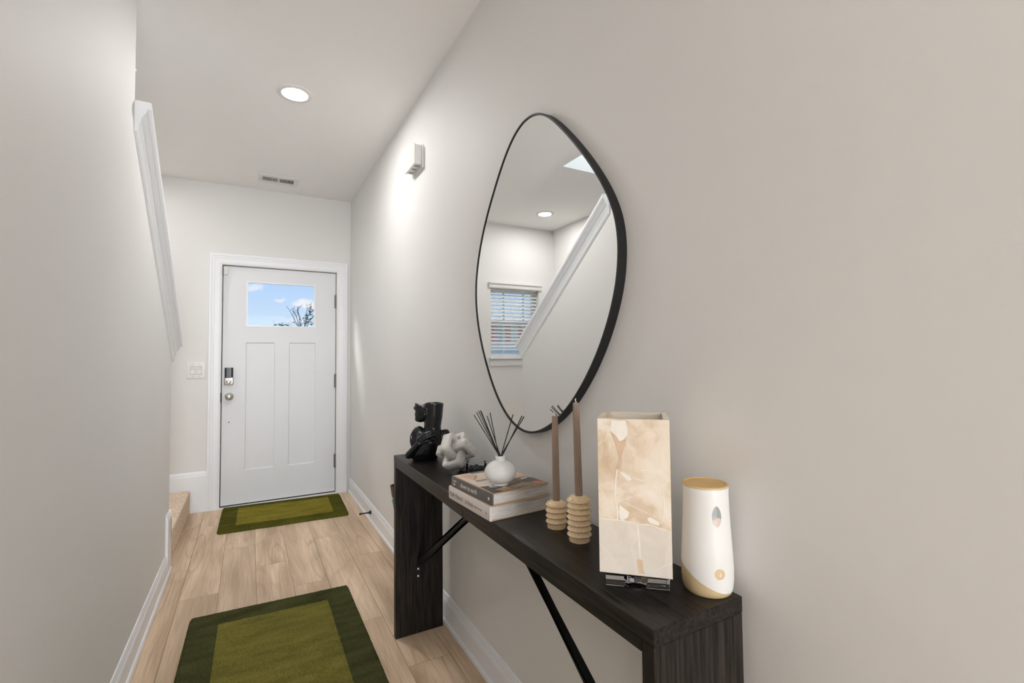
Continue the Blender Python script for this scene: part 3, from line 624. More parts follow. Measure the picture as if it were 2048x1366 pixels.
def resample(P, n, it=2):
    for _ in range(it):
        P = [(P[i-1]+P[i]*2+P[(i+1) % len(P)])/4 for i in range(len(P))]
    # closed Catmull-Rom
    out = []; m = len(P)
    for i in range(m):
        p0, p1, p2, p3 = P[i-1], P[i], P[(i+1) % m], P[(i+2) % m]
        for k in range(n):
            t = k/n; out.append(.5*((2*p1)+(p2-p0)*t+(2*p0-5*p1+4*p2-p3)*t*t+(3*p1-p0-3*p2+p3)*t**3))
    return out
mo = resample(raw, 5)
def offset(P, d):
    c = sum(P, Vector((0, 0)))/len(P); out = []
    for i in range(len(P)):
        t = (P[(i+1) % len(P)]-P[i-1]).normalized(); n = Vector((t.y, -t.x))
        if n.dot(P[i]-c) < 0: n = -n
        out.append(P[i]+n*d)
    return out
mi = thing('wall_mirror', 'large black framed irregular pebble shaped mirror on the right wall', 'mirror', (W, 1.35, 1.35))
bm = BM(); inn, outr = mo, offset(mo, .0065)
xs_f, xs_b, xs_g = W-.0275, W-.0005, W-.0245
R1 = [bm.verts.new((xs_g, *p)) for p in inn]; R2 = [bm.verts.new((xs_f+.0006, *p)) for p in inn]; R2b = [bm.verts.new((xs_f, *p)) for p in offset(mo, .001)]
R3 = [bm.verts.new((xs_f, *p)) for p in offset(mo, .0058)]; R4 = [bm.verts.new((xs_f+.0008, *p)) for p in outr]; R5 = [bm.verts.new((xs_b, *p)) for p in outr]; R6 = [bm.verts.new((xs_b, *p)) for p in inn]
rr = [R1, R2, R2b, R3, R4, R5, R6, R1]; n = len(inn)
for a, b in zip(rr, rr[1:]):
    for i in range(n): bm.faces.new((a[i], a[(i+1) % n], b[(i+1) % n], b[i]))
obj('mirror_frame', bm, frame_m, mi, smooth=True, angle=40)
bm = BM(); a = [bm.verts.new((xs_g, *p)) for p in offset(mo, -.0003)]; b = [bm.verts.new((xs_g+.004, *p)) for p in offset(mo, -.0003)]
bm.faces.new(a); bm.faces.new(b)
for i in range(n): bm.faces.new((a[i], b[i], b[(i+1) % n], a[(i+1) % n]))
obj('mirror_glass', bm, mirror_m, mi)

# ================================================================== things on the table
# ---- onyx lamp
lp = thing('table_lamp', 'tall square beige stone lamp on a clear block base near the table end', 'lamp', (.695, .728, TZ))
def rotz(bm, c, a): bmesh.ops.transform(bm, matrix=Matrix.Translation((*c, 0)) @ Matrix.Rotation(math.radians(a), 4, 'Z'), verts=bm.verts)
LC, LA = (.680, .730), -44
bm = BM(); box(bm, -.060, .060, -.058, .058, TZ+.0003, TZ+.022, .002, 2); rotz(bm, (.6915, .742), -41); lb = obj('clear_base', bm, acr, lp, label='clear acrylic block')
bm = BM(); lathe(bm, [(.020, TZ+.003), (.024, TZ+.005), (.024, TZ+.012), (.020, TZ+.014), (.024, TZ+.016), (.024, TZ+.0223), (.027, TZ+.0245), (.024, TZ+.027), (.027, TZ+.0295), (.025, TZ+.0318)], LC, 10); obj('crystal_neck', bm, mat('polished_chrome', (.75, .76, .78), .06, 1), lp, label='polished faceted neck')  # the part sunk in the block imitates the neck's reflection
bm = BM(); a_, b_, w_ = .0665, .060, .010; z0, z1 = TZ+.032, 1.1295
prism(bm, [(-a_, -b_), (a_, -b_), (a_, b_), (-a_, b_)], (0, 0, z0), (1, 0, 0), (0, 1, 0), (0, 0, .010))
for q in ((-a_, a_, -b_, -b_+w_), (-a_, a_, b_-w_, b_), (-a_, -a_+w_, -b_+w_, b_-w_), (a_-w_, a_, -b_+w_, b_-w_)):
    box(bm, *q, z0+.010, z1)
bmesh.ops.remove_doubles(bm, verts=bm.verts, dist=1e-5)
rotz(bm, LC, LA)
sh = obj('stone_shade', bm, onyx_m, lp)
# slabs inlaid in the face (front is local -y); coordinates in fractions of width/height
def inlay(poly, m, nm, dep=.0005, kind=None):
    bm = BM(); prism(bm, [(-a_+2*a_*u, z1-(z1-z0)*v) for u, v in poly], (0, -b_, 0), (1, 0, 0), (0, 0, 1), (0, -dep, 0)); rotz(bm, LC, LA); obj(nm, bm, m, sh)
inlay([(.001, .658), (.33, .66), (.49, .672), (.55, .668), (.93, .70), (.97, .712), (.999, .712), (.999, .999), (.001, .999)], onyx_pale, 'pale_slab', .0003)
inlay([(.205, .012), (.40, .008), (.43, .07), (.425, .10), (.37, .13), (.315, .145), (.25, .10), (.175, .072)], onyx_white, 'white_patch')
inlay([(.182, .082), (.25, .105), (.315, .148), (.37, .135), (.41, .125), (.375, .19), (.335, .245), (.345, .25), (.325, .325), (.26, .325), (.30, .265), (.295, .235), (.265, .18)], onyx_brown, 'brown_patch')
inlay([(.29, .565), (.30, .56), (.43, .60), (.41, .635), (.37, .645), (.33, .66), (.29, .64)], onyx_white, 'white_patch')
inlay([(.52, .905), (.55, .89), (.60, .90), (.61, .96), (.63, .985), (.55, .985), (.53, .95)], onyx_tan, 'tan_stain')
inlay([(.68, .628), (.72, .622), (.84, .652), (.83, .672), (.72, .66), (.68, .645)], onyx_white, 'white_patch')
seam_m = mat('onyx_seam', (.80, .73, .64), .3, var=.06, vscale=60)
def seam(pts, wd=.006):
    for (u0, v0), (u1, v1) in zip(pts, pts[1:]):
        l_ = math.hypot(u1-u0, (v1-v0)*2.2) or 1; nx, ny = -(v1-v0)*2.2/l_*wd, (u1-u0)/l_*wd/2.2
        inlay([(u0-nx, v0-ny), (u1-nx, v1-ny), (u1+nx, v1+ny), (u0+nx, v0+ny)], seam_m, 'stone_seam', .0004)
seam([(.0, .655), (.33, .657), (.49, .670), (.70, .672), (.93, .698), (.999, .712)], .007)
seam([(.54, .670), (.56, .80), (.57, .90)], .012); seam([(.27, .33), (.235, .45), (.24, .52), (.27, .60), (.26, .655)], .010)
seam([(.50, .375), (.72, .41), (.90, .445)], .004); seam([(.90, .445), (.90, .60), (.86, .66)], .006); seam([(.27, .52), (.55, .575), (.86, .63)], .003)
seam([(.60, .33), (.80, .31), (.999, .28)], .004); seam([(.70, .985), (.86, .93), (.999, .90)], .004); seam([(.02, .87), (.15, .93), (.28, .985)], .003)
inlay([(.30, .34), (.36, .348), (.45, .37), (.47, .39), (.42, .40), (.35, .37)], onyx_white, 'white_patch')

# ---- ribbed candle holders and tapers
def holder(cx, cy, n, zt_, r0, rr_, label, clabel, lean, ctop):
    t = thing('candle_holder', label, 'candle holder', (cx, cy, TZ), group=None)
    foot = .0105; top = .0165; hgt = zt_-TZ; p = (hgt-foot-top)/n; pr = [(.001, TZ+.0002), (r0, TZ+.0002), (r0*1.01, TZ+foot*.5), (r0*.99, TZ+foot)]
    vl = rr_*.80
    for i in range(n):
        z = TZ+foot+i*p
        pr += [(vl, z+p*.02), (vl*1.01, z+p*.10), (rr_*.93, z+p*.24), (rr_*.99, z+p*.31), (rr_, z+p*.37), (rr_*.985, z+p*.44), (rr_*.92, z+p*.62), (vl*1.04, z+p*.90)]
    z = zt_-top
    pr += [(vl, z+top*.01), (rr_*.93, z+top*.16), (rr_, z+top*.27), (rr_*.985, z+top*.40), (rr_*.90, z+top*.62), (rr_*.72, z+top*.84), (rr_*.50, z+top*.96), (rr_*.36, z+top)]
    pr += [(.0095, zt_), (.0092, zt_-.008), (.001, zt_-.008)]
    bm = BM(); lathe(bm, pr, (cx, cy), 48); obj('ribbed_body', bm, trav_m, t, smooth=True, angle=60)
    # fluted taper
    c = thing('taper_candle', clabel, 'candle', (cx, cy, zt_-.008))
    bm = BM(); seg = 60; base = Vector((cx, cy, zt_-.007)); tip = Vector((cx+lean[0], cy+lean[1], ctop)); rings = []
    for k in range(9):
        f = k/8; ctr = base.lerp(tip, f); r = .0088-.0012*f
        if k == 8: r *= .9
        rings.append([bm.verts.new(ctr+Vector(((r*(1+.075*math.cos(12*2*math.pi*i/seg)))*math.cos(2*math.pi*i/seg), (r*(1+.075*math.cos(12*2*math.pi*i/seg)))*math.sin(2*math.pi*i/seg), 0))) for i in range(seg)])
    for a, b in zip(rings, rings[1:]):
        for i in range(seg): bm.faces.new((a[i], a[(i+1) % seg], b[(i+1) % seg], b[i]))
    bm.faces.new(rings[-1]); bm.faces.new(list(reversed(rings[0]))); obj('wax_body', bm, wax_m, c, smooth=True, angle=50)
    bm = BM(); T = tip; tube(bm, [T, T+Vector((0, 0, .004)), T+Vector((-.002, .001, .007)), T+Vector((.0005, 0, .010))], .0011, 8); obj('wick', bm, wick_m, c, smooth=True)
holder(.704, 1.047, 3, .875, .0245, .0285, 'short ribbed travertine candle holder behind the taller one', 'taupe fluted taper candle standing in the short holder', (-.001, .001), 1.0935)
holder(.701, .945, 6, .9135, .0250, .0297, 'tall ribbed travertine candle holder beside the stone lamp', 'taupe fluted taper candle standing in the tall holder', (-.0035, .002), 1.1365)

# ---- air freshener
af = thing('air_freshener', 'white tapered air freshener with tan lid and button at the table corner', 'air freshener', (.7688, .632, TZ))
AC = (.7688, .632)
prof = [(.0405, TZ+.0003), (.0425, TZ+.002), (.0450, TZ+.010), (.0466, TZ+.025), (.0468, TZ+.045), (.0460, TZ+.070), (.0442, TZ+.100), (.0425, TZ+.130), (.0413, TZ+.160), (.0410, TZ+.185), (.0414, TZ+.1965), (.0405, TZ+.1985)]
vd = Vector((AC[0], AC[1], 0)).normalized(); side = Vector((vd.y, -vd.x, 0))     # screen right
def afbody(): bm = BM(); lathe(bm, prof, AC, 96); return bm
pc = Vector((*AC, TZ+.030)); nrm = (Vector((0, 0, 1))+side*.50-vd*.18).normalized()
bm = afbody(); r = bmesh.ops.bisect_plane(bm, geom=bm.verts[:]+bm.edges[:]+bm.faces[:], plane_co=pc, plane_no=nrm, clear_inner=True)
bmesh.ops.holes_fill(bm, edges=[e for e in bm.edges if e.is_boundary]); bmesh.ops.inset_individual
afm, t_, p_ = nodes('white_speaker_plastic')
p_.inputs['Base Color'].default_value = (.74, .73, .71, 1); p_.inputs['Roughness'].default_value = .42
n_, l_ = t_.nodes.new, t_.links.new
obj('housing', bm, afm, af, smooth=True, angle=40)
bm = afbody(); bmesh.ops.bisect_plane(bm, geom=bm.verts[:]+bm.edges[:]+bm.faces[:], plane_co=pc-nrm*.0008, plane_no=nrm, clear_outer=True)
bmesh.ops.holes_fill(bm, edges=[e for e in bm.edges if e.is_boundary]); obj('base_band', bm, tan_m, af, smooth=True, angle=40, label='tan sloping base band')
bm = BM(); lathe(bm, [(.0398, TZ+.1986), (.0398, TZ+.1998), (.0385, TZ+.2003), (.0375, TZ+.1995), (.036, TZ+.194), (.020, TZ+.190), (.001, TZ+.1895)], AC, 64); obj('lid', bm, tan_top, af, smooth=True, angle=50, label='tan dished lid')
bm = BM(); lathe(bm, [(.0416, TZ+.1955), (.0418, TZ+.1975), (.0412, TZ+.199), (.0400, TZ+.1995), (.0399, TZ+.1975)], AC, 64, close=False); obj('lid_rim', bm, tan_m, af, smooth=True)
def radius_at(z):
    for (r0, z0_), (r1, z1_) in zip(prof, prof[1:]):
        if z0_ <= z <= z1_: return r0+(r1-r0)*(z-z0_)/(z1_-z0_)
def on_body(a, z, off=0):
    """a = angle to the screen right of the direction to the camera"""
    d = -vd*math.cos(a)+side*math.sin(a); r = radius_at(z)+off; return Vector((AC[0]+d.x*r, AC[1]+d.y*r, z)), d
def patch(nm, poly, m, off, thick=.0012, label=None, parent=None):
    bm = BM(); o_ = [bm.verts.new(on_body(a, z, off)[0]) for a, z in poly]; i_ = [bm.verts.new(on_body(a, z, off-thick)[0]) for a, z in poly]; k = len(poly)
    ca = sum(a for a, z in poly)/k; cz = sum(z for a, z in poly)/k; c1 = bm.verts.new(on_body(ca, cz, off)[0])
    for i in range(k): bm.faces.new((o_[i], o_[(i+1) % k], c1)); bm.faces.new((o_[i], i_[i], i_[(i+1) % k], o_[(i+1) % k]))
    return obj(nm, bm, m, parent or af, label=label)
BA = math.asin(.0215/.0463)
R = .0094
patch('power_button', [(BA+R/.0463*math.cos(t), TZ+.046+R*math.sin(t)) for t in [2*math.pi*i/28 for i in range(28)]], tan_m, .0006, label='round tan button')
patch('button_mark', [(BA+.0022/.0463*math.cos(t), TZ+.0455+.0042*math.sin(t)) for t in [2*math.pi*i/16 for i in range(16)]], cover_pale, .0010)
WA = math.asin(.0185/.0412)
leafp = [(WA+(.0085*(math.sin(math.pi*i/12))**1.35)/.0412, TZ+.148+.019*math.cos(math.pi*i/12)) for i in range(13)]+[(WA-(.0085*(math.sin(math.pi*i/12))**1.35)/.0412, TZ+.148-.019*math.cos(math.pi*i/12)) for i in range(1, 12)]
patch('level_window', leafp, mat('grey_window', (.30, .33, .33), .2), .0004, label='grey leaf-shaped window')
leaf3 = [(a, z) for a, z in leafp if z < TZ+.1475]
_a, _b = leaf3[-1], leaf3[0]; leaf3 += [(_a[0]+(_b[0]-_a[0])*i/6, _a[1]+(_b[1]-_a[1])*i/6+.003*math.sin(math.pi*i/6)) for i in range(1, 6)]
patch('window_fluid', leaf3, mat('pink_fluid', (.60, .50, .43), .3), .0008)
# fine dimples radiating around the button
bm = BM(); gold = math.pi*(3-math.sqrt(5))
for i in range(14, 420):
    rr_ = .00195*math.sqrt(i); th = i*gold; a = BA+rr_*math.cos(th)/.0463; z = TZ+.046+rr_*math.sin(th)
    if not (TZ+.012 < z < TZ+.1) or a < -.9 or a > 1.25: continue
    pt, dr_ = on_body(a, z, .0001)
    if (pt-pc).dot(nrm) < .003: continue
    fade = 1-rr_/.046
    bmesh.ops.create_circle(bm, cap_ends=True, radius=.00036+.00042*fade, segments=6, matrix=basis(pt, dr_.cross(Vector((0, 0, -1))), (0, 0, 1)))
obj('speaker_dots', bm, mat('speaker_dot', (.52, .51, .49), .6), af, kind='stuff')

# ---- reed diffuser vase on the books
VC = (.6416, 1.2436); VZ = .8785
vs_ = thing('reed_diffuser', 'round white ceramic reed diffuser with black reeds standing on the books', 'reed diffuser', (*VC, VZ))
bm = BM(); vp = [(.001, VZ+.0006), (.020, VZ+.0004), (.0235, VZ+.0012)]
for i in range(0, 19):
    t = math.radians(-61+i*(61+71)/18); vp.append((.0463*math.cos(t), VZ+.0365+.0350*math.sin(t)))
vp += [(.0150, VZ+.0703), (.0147, VZ+.0712), (.0147, VZ+.0832), (.0143, VZ+.0838), (.0123, VZ+.0838), (.0119, VZ+.082), (.0119, VZ+.070), (.001, VZ+.069)]
lathe(bm, vp, VC, 64); obj('bottle', bm, vase_m, vs_, smooth=True, angle=50)
import_tips = [(948, 830), (953, 825), (957, 822), (960.5, 821), (962.5, 823), (974, 832), (980, 825.5), (1026, 829), (1044, 832), (1048, 833.5)]
for i, (px, py) in enumerate(import_tips):
    sh_ = .003*((i % 3)-1)
    y_, z_ = to_wall(px, py, .656+sh_); tp = Vector((.656+sh_, y_, z_)); rgt = (tp.y-VC[1])
    bs = Vector((VC[0]-sh_*.4, VC[1]+(-.010 if rgt > 0 else .010)*.9, VZ+.0615)); nk = Vector((VC[0]+sh_*.6, VC[1]+(.0072 if rgt > 0 else -.0072)+.0012*((i*7 % 5)-2), VZ+.0838))
    # straight stick through the neck
    dirn = (tp-nk).normalized(); bs = nk-dirn*.012
    bm = BM(); tube(bm, [bs, tp], .0014, 8); obj('reed', bm, reed_m, vs_, smooth=True, angle=50)

# ---- books
def book(name, label, x0, x1, y0, y1, z0, z1, rz, piv, spine_m, cover_m, back_round, edge_m):
    t = thing(name, label, 'book', ((x0+x1)/2, (y0+y1)/2, z0), group=None)
    R_ = Matrix.Translation((*piv, 0)) @ Matrix.Rotation(math.radians(rz), 4, 'Z') @ Matrix.Translation((-piv[0], -piv[1], 0))
    cv = .0028
    def fin(bm): bmesh.ops.transform(bm, matrix=R_, verts=bm.verts); return bm
    bm = BM(); box(bm, x0+.004, x1-.004, y0+.004, y1-.004, z0+cv, z1-cv); obj('pages', fin(bm), paper_m, t)
    for nm, za_, zb_, m in (('back_cover', z0+.0002, z0+cv, edge_m), ('front_cover', z1-cv, z1, cover_m)):
        bm = BM(); box(bm, x0+.003, x1, y0, y1, za_, zb_, .0006, 1); obj(nm, fin(bm), m, t)
    bm = BM(); b = .004 if back_round else .001
    prism(bm, [(0, z0+b), (b*.4, z0+.0002+b*.2), (.0032+b, z0+.0002), (.0036+b, z1), (b*.4, z1-b*.2), (0, z1-b)], (x0, y0, 0), (1, 0, 0), (0, 0, 1), (0, y1-y0, 0)); obj('spine', fin(bm), spine_m, t, smooth=True, angle=50)
    return t, R_
# lower book: pale spine
B1 = (.568, .775, 1.166, 1.426, TZ, .8465)
t1, R1_ = book('book', 'pale cream hardcover book, the lower one under the reed diffuser', *B1, 3.5, (.568, 1.166), cover_pale, cover_edge, True, cover_edge)
B2 = (.577, .772, 1.168, 1.412, .8468, VZ)
t2, R2_ = book('book', 'dark grey hardcover book with photo cover, the upper one of the stack', *B2, 5.0, (.577, 1.168), cover_grey, cover_edge, False, cover_edge)
def spine_text(s, size, ypos, zpos, m, parent, R_, x, sx, nm='spine_text', **k):
    me = text_mesh(s, size, .0001, sx, **k); M_ = basis((x-.0004, ypos, zpos), (0, -1, 0), (0, 0, 1)); me.transform(R_ @ M_); me.materials.clear(); me.materials.append(m); objm(nm, me, parent)
spine_text('Pacific Natural', .019, 1.417, .8195, text_g, t1, R1_, .568, .78); spine_text('at Home', .019, 1.312, .8195, text_g, t1, R1_, .568, .74)
spine_text('JENNI KAYNE', .0072, 1.255, .8225, text_g, t1, R1_, .568, 1.05); spine_text('R', .013, 1.187, .820, text_g, t1, R1_, .568, .8)
spine_text('down to earth', .0205, 1.352, .8570, text_w, t2, R2_, .577, .84)
spine_text('Lauren\nLiess', .0105, 1.402, .8645, text_w, t2, R2_, .577, .8, line=.95)
bm = BM(); bmesh.ops.create_circle(bm, cap_ends=True, radius=.0045, segments=20, matrix=R2_ @ basis((.5765, 1.186, .8625), (0, -1, 0), (0, 0, 1))); obj('spine_logo', bm, text_w, t2)
# printed cover picture (an interior photograph) as flat colour shapes; u along the spine from the near end, v away from the spine
cm = [mat('cover_peach', (.66, .44, .30), .32, var=.12, vscale=25), mat('cover_cream', (.74, .62, .50), .32, var=.1, vscale=30), mat('cover_umber', (.060, .038, .028), .3, var=.5, vscale=60), mat('cover_white', (.68, .68, .66), .3),
      mat('cover_rust', (.42, .12, .04), .3, var=.6, vscale=70), mat('cover_ochre', (.42, .24, .10), .3, var=.4, vscale=60), mat('cover_shade', (.10, .09, .08), .3), mat('cover_bar', (.16, .13, .10), .3)]
bx0, bx1, by0, by1 = B2[0]+.006, B2[1]-.001, B2[2]+.002, B2[3]-.001
cz = [VZ+.00005]
bmc = BM()
def cp(poly, mi_):
    cz[0] += .00002
    f = bmc.faces.new([bmc.verts.new((bx0+(bx1-bx0)*v, by0+(by1-by0)*u, cz[0])) for u, v in poly]); f.material_index = mi_
    if f.normal.z < 0: f.normal_flip()
cp([(0, 0), (1, 0), (1, 1), (0, 1)], 0)
cp([(.30, .02), (.98, .02), (.98, .5), (.62, .62), (.36, .40)], 1)
cp([(.62, .14), (.92, .05), (.95, .20), (.85, .32), (.66, .22)], 0)
cp([(.63, .14), (.66, .135), (.86, .31), (.80, .31)], 5)
cp([(.93, .30), (.99, .30), (.99, .99), (.93, .8)], 6)
cp([(.0, .0), (.34, .02), (.30, .16), (.28, .22), (.30, .34), (.36, .50), (.40, .72), (.30, .80), (.0, .74)], 2)
cp([(.0, .74), (.30, .80), (.34, 1.0), (.0, 1.0)], 2)
cp([(.02, .20), (.14, .12), (.20, .70), (.08, .98), (.03, .99)], 5)
cp([(.24, .12), (.40, .20), (.34, .30), (.20, .22)], 3)
cp([(.34, .28), (.46, .32), (.40, .44), (.28, .36)], 3)
cp([(.26, .44), (.34, .44), (.36, .60), (.30, .66), (.25, .56)], 4)
cp([(.06, .80), (.16, .84), (.17, .97), (.08, .97)], 4)
cp([(.30, .72), (.42, .70), (.44, .96), (.32, .98)], 6)
cp([(.34, .80), (.38, .80), (.40, .94), (.36, .94)], 3)
cp([(.045, .38), (.125, .38), (.125, .84), (.045, .84)], 7)
cp([(.13, .26), (.18, .30), (.17, .36), (.12, .34)], 1)
bmesh.ops.transform(bmc, matrix=R2_, verts=bmc.verts)
me = bpy.data.meshes.new('cover_picture'); bmc.to_mesh(me); bmc.free()
for k in cm: me.materials.append(k)
objm('cover_picture', me, t2)
def cover_text(s, size, u, v, m, sx, align='LEFT'):
    me = text_mesh(s, size, .00005, sx, align); M_ = basis((bx0+(bx1-bx0)*v, by0+(by1-by0)*u, VZ+.0006), (1, 0, 0), (0, 1, 0)); me.transform(R2_ @ M_); me.materials.clear(); me.materials.append(m); objm('cover_text', me, t2)
cover_text('down to earth', .022, .555, .12, frame_m, .95); cover_text('LAUREN LIESS', .0085, .07, .42, text_w, 1.0)

# ---- marble knot of three interlocked links
kn = thing('knot_sculpture', 'white marble knot sculpture of interlocked links in front of the black bust', 'sculpture', (.708, 1.745, TZ))
kc = Vector((.708, 1.748, TZ+.0590))
def link(ax):
    bm = BM(); A_, B_, T_, Wd = .0735, .0405, .0195, .0400/2
    def rr2(a, b, r, n=6):
        out = []
        for cx_, cy_, a0 in ((a-r, b-r, 0), (-(a-r), b-r, 90), (-(a-r), -(b-r), 180), (a-r, -(b-r), 270)):
            for i in range(n+1): t = math.radians(a0+90*i/n); out.append((cx_+r*math.cos(t), cy_+r*math.sin(t)))
        return out
    O, I = rr2(A_, B_, .015), rr2(A_-T_, B_-T_, .005); c_ = .003
    O2, I2 = rr2(A_-c_, B_-c_, .012), rr2(A_-T_+c_, B_-T_+c_, .009)
    seq = [(O2, Wd), (O, Wd-c_), (O, -Wd+c_), (O2, -Wd), (I2, -Wd), (I, -Wd+c_), (I, Wd-c_), (I2, Wd)]
    rings = [[bm.verts.new((x, y, z)) for x, y in P_] for P_, z in seq]; rings.append(rings[0]); k = len(O)
    for a, b in zip(rings, rings[1:]):
        for i in range(k): bm.faces.new((a[i], a[(i+1) % k], b[(i+1) % k], b[i]))
    # permute axes: long X in XY plane -> cyclic
    P_ = [Matrix.Identity(3), Matrix(((0, 0, 1), (1, 0, 0), (0, 1, 0))), Matrix(((0, 1, 0), (0, 0, 1), (1, 0, 0)))][ax].to_4x4()
    sv = Vector((-.56, -.83, 0))
    tw = (Vector((0, 0, camh))-kc).normalized(); R_s = tw.cross(Vector((0, 0, -1))).normalized(); U_s = tw.cross(R_s)
    if U_s.z < 0: U_s = -U_s
    r_ = Vector((-.80, -.57, .20)).normalized(); u_ = Vector((-.06, .62, .76)); u_ = (u_-r_*u_.dot(r_)).normalized(); w_ = r_.cross(u_)
    Rk = Matrix([[R_s[i]*r_[j]+U_s[i]*u_[j]+tw[i]*w_[j] for j in range(3)] for i in range(3)]).to_4x4()
    bmesh.ops.transform(bm, matrix=Matrix.Translation(kc) @ Rk @ P_, verts=bm.verts); return bm
lk = [link(i) for i in range(3)]; zmin = min(v.co.z for b in lk for v in b.verts)
for b in lk:
    bmesh.ops.translate(b, vec=(0, 0, TZ+.0003-zmin), verts=b.verts); obj('marble_link', b, marble_m, kn, smooth=True, angle=70)

# ---- glass tumbler with dark stones
GC = (.752, 1.656)
gt = thing('glass_candle_holder', 'clear glass tumbler half filled with dark stones behind the books', 'glass', (*GC, TZ))
bm = BM(); r = .0385; lathe(bm, [(.001, TZ+.0005), (r-.003, TZ+.0005), (r, TZ+.003), (r, TZ+.047), (r-.001, TZ+.048), (r-.0022, TZ+.047), (r-.0022, TZ+.006), (.001, TZ+.005)], GC, 56); obj('tumbler', bm, tumbler_m, gt, smooth=True, angle=50)
bm = BM(); lathe(bm, [(r+.0003, TZ+.0470), (r+.0003, TZ+.0480), (r-.0025, TZ+.0484), (r-.0027, TZ+.0470)], GC, 56, close=False); obj('tumbler_rim', bm, mat('glass_edge', (.30, .33, .34), .1), gt, smooth=True)
bm = BM(); rnd = random.Random(5); lathe(bm, [(.001, TZ+.0065), (r-.0035, TZ+.0065), (r-.0035, TZ+.020), (.001, TZ+.020)], GC, 28)
for i in range(150):
    a = rnd.uniform(0, 6.283); q = (r-.0075)*math.sqrt(rnd.random()); z = TZ+rnd.uniform(.018, .029)
    s_ = rnd.uniform(.003, .0048); bmesh.ops.create_icosphere(bm, subdivisions=1, radius=s_, matrix=Matrix.Translation((GC[0]+q*math.cos(a), GC[1]+q*math.sin(a), z)) @ Matrix.Rotation(rnd.uniform(0, 3), 4, 'X'))
obj('stones', bm, stone_m, gt, kind='stuff', label='dark glassy stones')

# ---- black face vase / bust
BU = Vector((.690, 2.005, TZ)); bvd = Vector((BU.x, BU.y, 0)).normalized(); bR = Vector((bvd.y, -bvd.x, 0)); bW = -bvd
def q3(u, w, z): return Vector((u, w, z))
bm = BM()
def cap(a, b, r0, r1=None):
    r1 = r0 if r1 is None else r1; a, b = Vector(a), Vector(b)
    tube(bm, [a, b], [r0, r1], 24); sph(bm, a, r0, u=24, v=14); sph(bm, b, r1, u=24, v=14)
def chain(P, r0, r1):
    for i in range(len(P)-1): cap(P[i], P[i+1], r0+(r1-r0)*i/(len(P)-1), r0+(r1-r0)*(i+1)/(len(P)-1))
# foot + torso: a wedge of chest that narrows towards the foot on the right
TP = [(-.022, .0, .012, .058, .036, .022), (-.020, .004, .035, .056, .040, .030), (-.014, .006, .058, .055, .041, .034), (-.006, .006, .080, .054, .040, .032), (.002, .004, .100, .052, .036, .026), (.008, .0, .116, .044, .030, .018)]
for a_i in range(len(TP)-1):
    for f in (0, .33, .66): q = [TP[a_i][j]*(1-f)+TP[a_i+1][j]*f for j in range(6)]; sph(bm, q[:3], tuple(q[3:]), u=28, v=18)
sph(bm, TP[-1][:3], TP[-1][3:])
# shoulder lobes
sph(bm, (-.052, -.010, .098), (.035, .026, .057), Matrix.Rotation(math.radians(8), 4, 'Y'), u=28, v=18)
sph(bm, (.050, -.004, .084), (.031, .026, .057), Matrix.Rotation(math.radians(27), 4, 'Y'), u=28, v=18)
cap((.012, -.002, .118), (.062, -.006, .116), .019, .017)
# neck
cap((.010, 0, .105), (.011, 0, .150), .042, .0365); cap((.011, 0, .150), (.014, 0, .20), .0365, .041); cap((.014, 0, .20), (.016, 0, .27), .041, .045)
# jaw and face
cap((-.012, 0, .212), (-.040, .0, .196), .034, .024); sph(bm, (-.046, .0, .190), (.019, .018, .014)); sph(bm, (-.050, .0, .184), (.014, .013, .009))
cap((-.034, 0, .222), (-.034, 0, .262), .030, .031); sph(bm, (-.040, .006, .240), (.025, .022, .030))
sph(bm, (-.0605, .002, .213), (.0052, .010, .0042)); sph(bm, (-.0600, .002, .2055), (.0050, .009, .0040))       # lips
chain([(-.056, .002, .262), (-.061, .002, .246), (-.0655, .003, .240)], .0055, .0055); sph(bm, (-.063, .007, .2345), (.006, .005, .004)); sph(bm, (-.063, -.003, .2345), (.006, .005, .004))   # nose
# arm and hand
chain([(-.088, .022, .030), (-.070, .036, .055), (-.048, .046, .082)], .0165, .0125); sph(bm, (-.088, .022, .026), (.018, .016, .015))
sph(bm, (-.040, .046, .098), (.017, .010, .020), Matrix.Rotation(math.radians(25), 4, 'Y'))
fing = [[(-.046, .044, .108), (-.026, .046, .129), (-.008, .043, .137), (.013, .038, .137)], [(-.042, .050, .100), (-.018, .051, .121), (.003, .047, .128), (.022, .040, .127)],
        [(-.038, .052, .093), (-.010, .054, .110), (.008, .049, .116), (.023, .043, .115)], [(-.034, .051, .085), (-.010, .053, .094), (.004, .049, .098), (.016, .044, .097)]]
for P_ in fing: chain(P_, .0070, .0048)
# thumb tucked below
chain([(-.050, .040, .095), (-.052, .036, .112), (-.046, .032, .124)], .007, .0055)
# ear
chain([(-.022+.010*math.cos(t), .033, .226+.015*math.sin(t)) for t in [math.radians(a) for a in range(-120, 181, 30)]], .0032, .0032)
sph(bm, (-.020, .030, .222), (.008, .005, .012)); sph(bm, (-.024, .033, .209), (.0045, .0035, .005))
def m_rem(o): m = o.modifiers.new('r', 'REMESH'); m.mode = 'VOXEL'; m.voxel_size = .0016
def m_smo(o): m = o.modifiers.new('s', 'SMOOTH'); m.factor = .6; m.iterations = 8
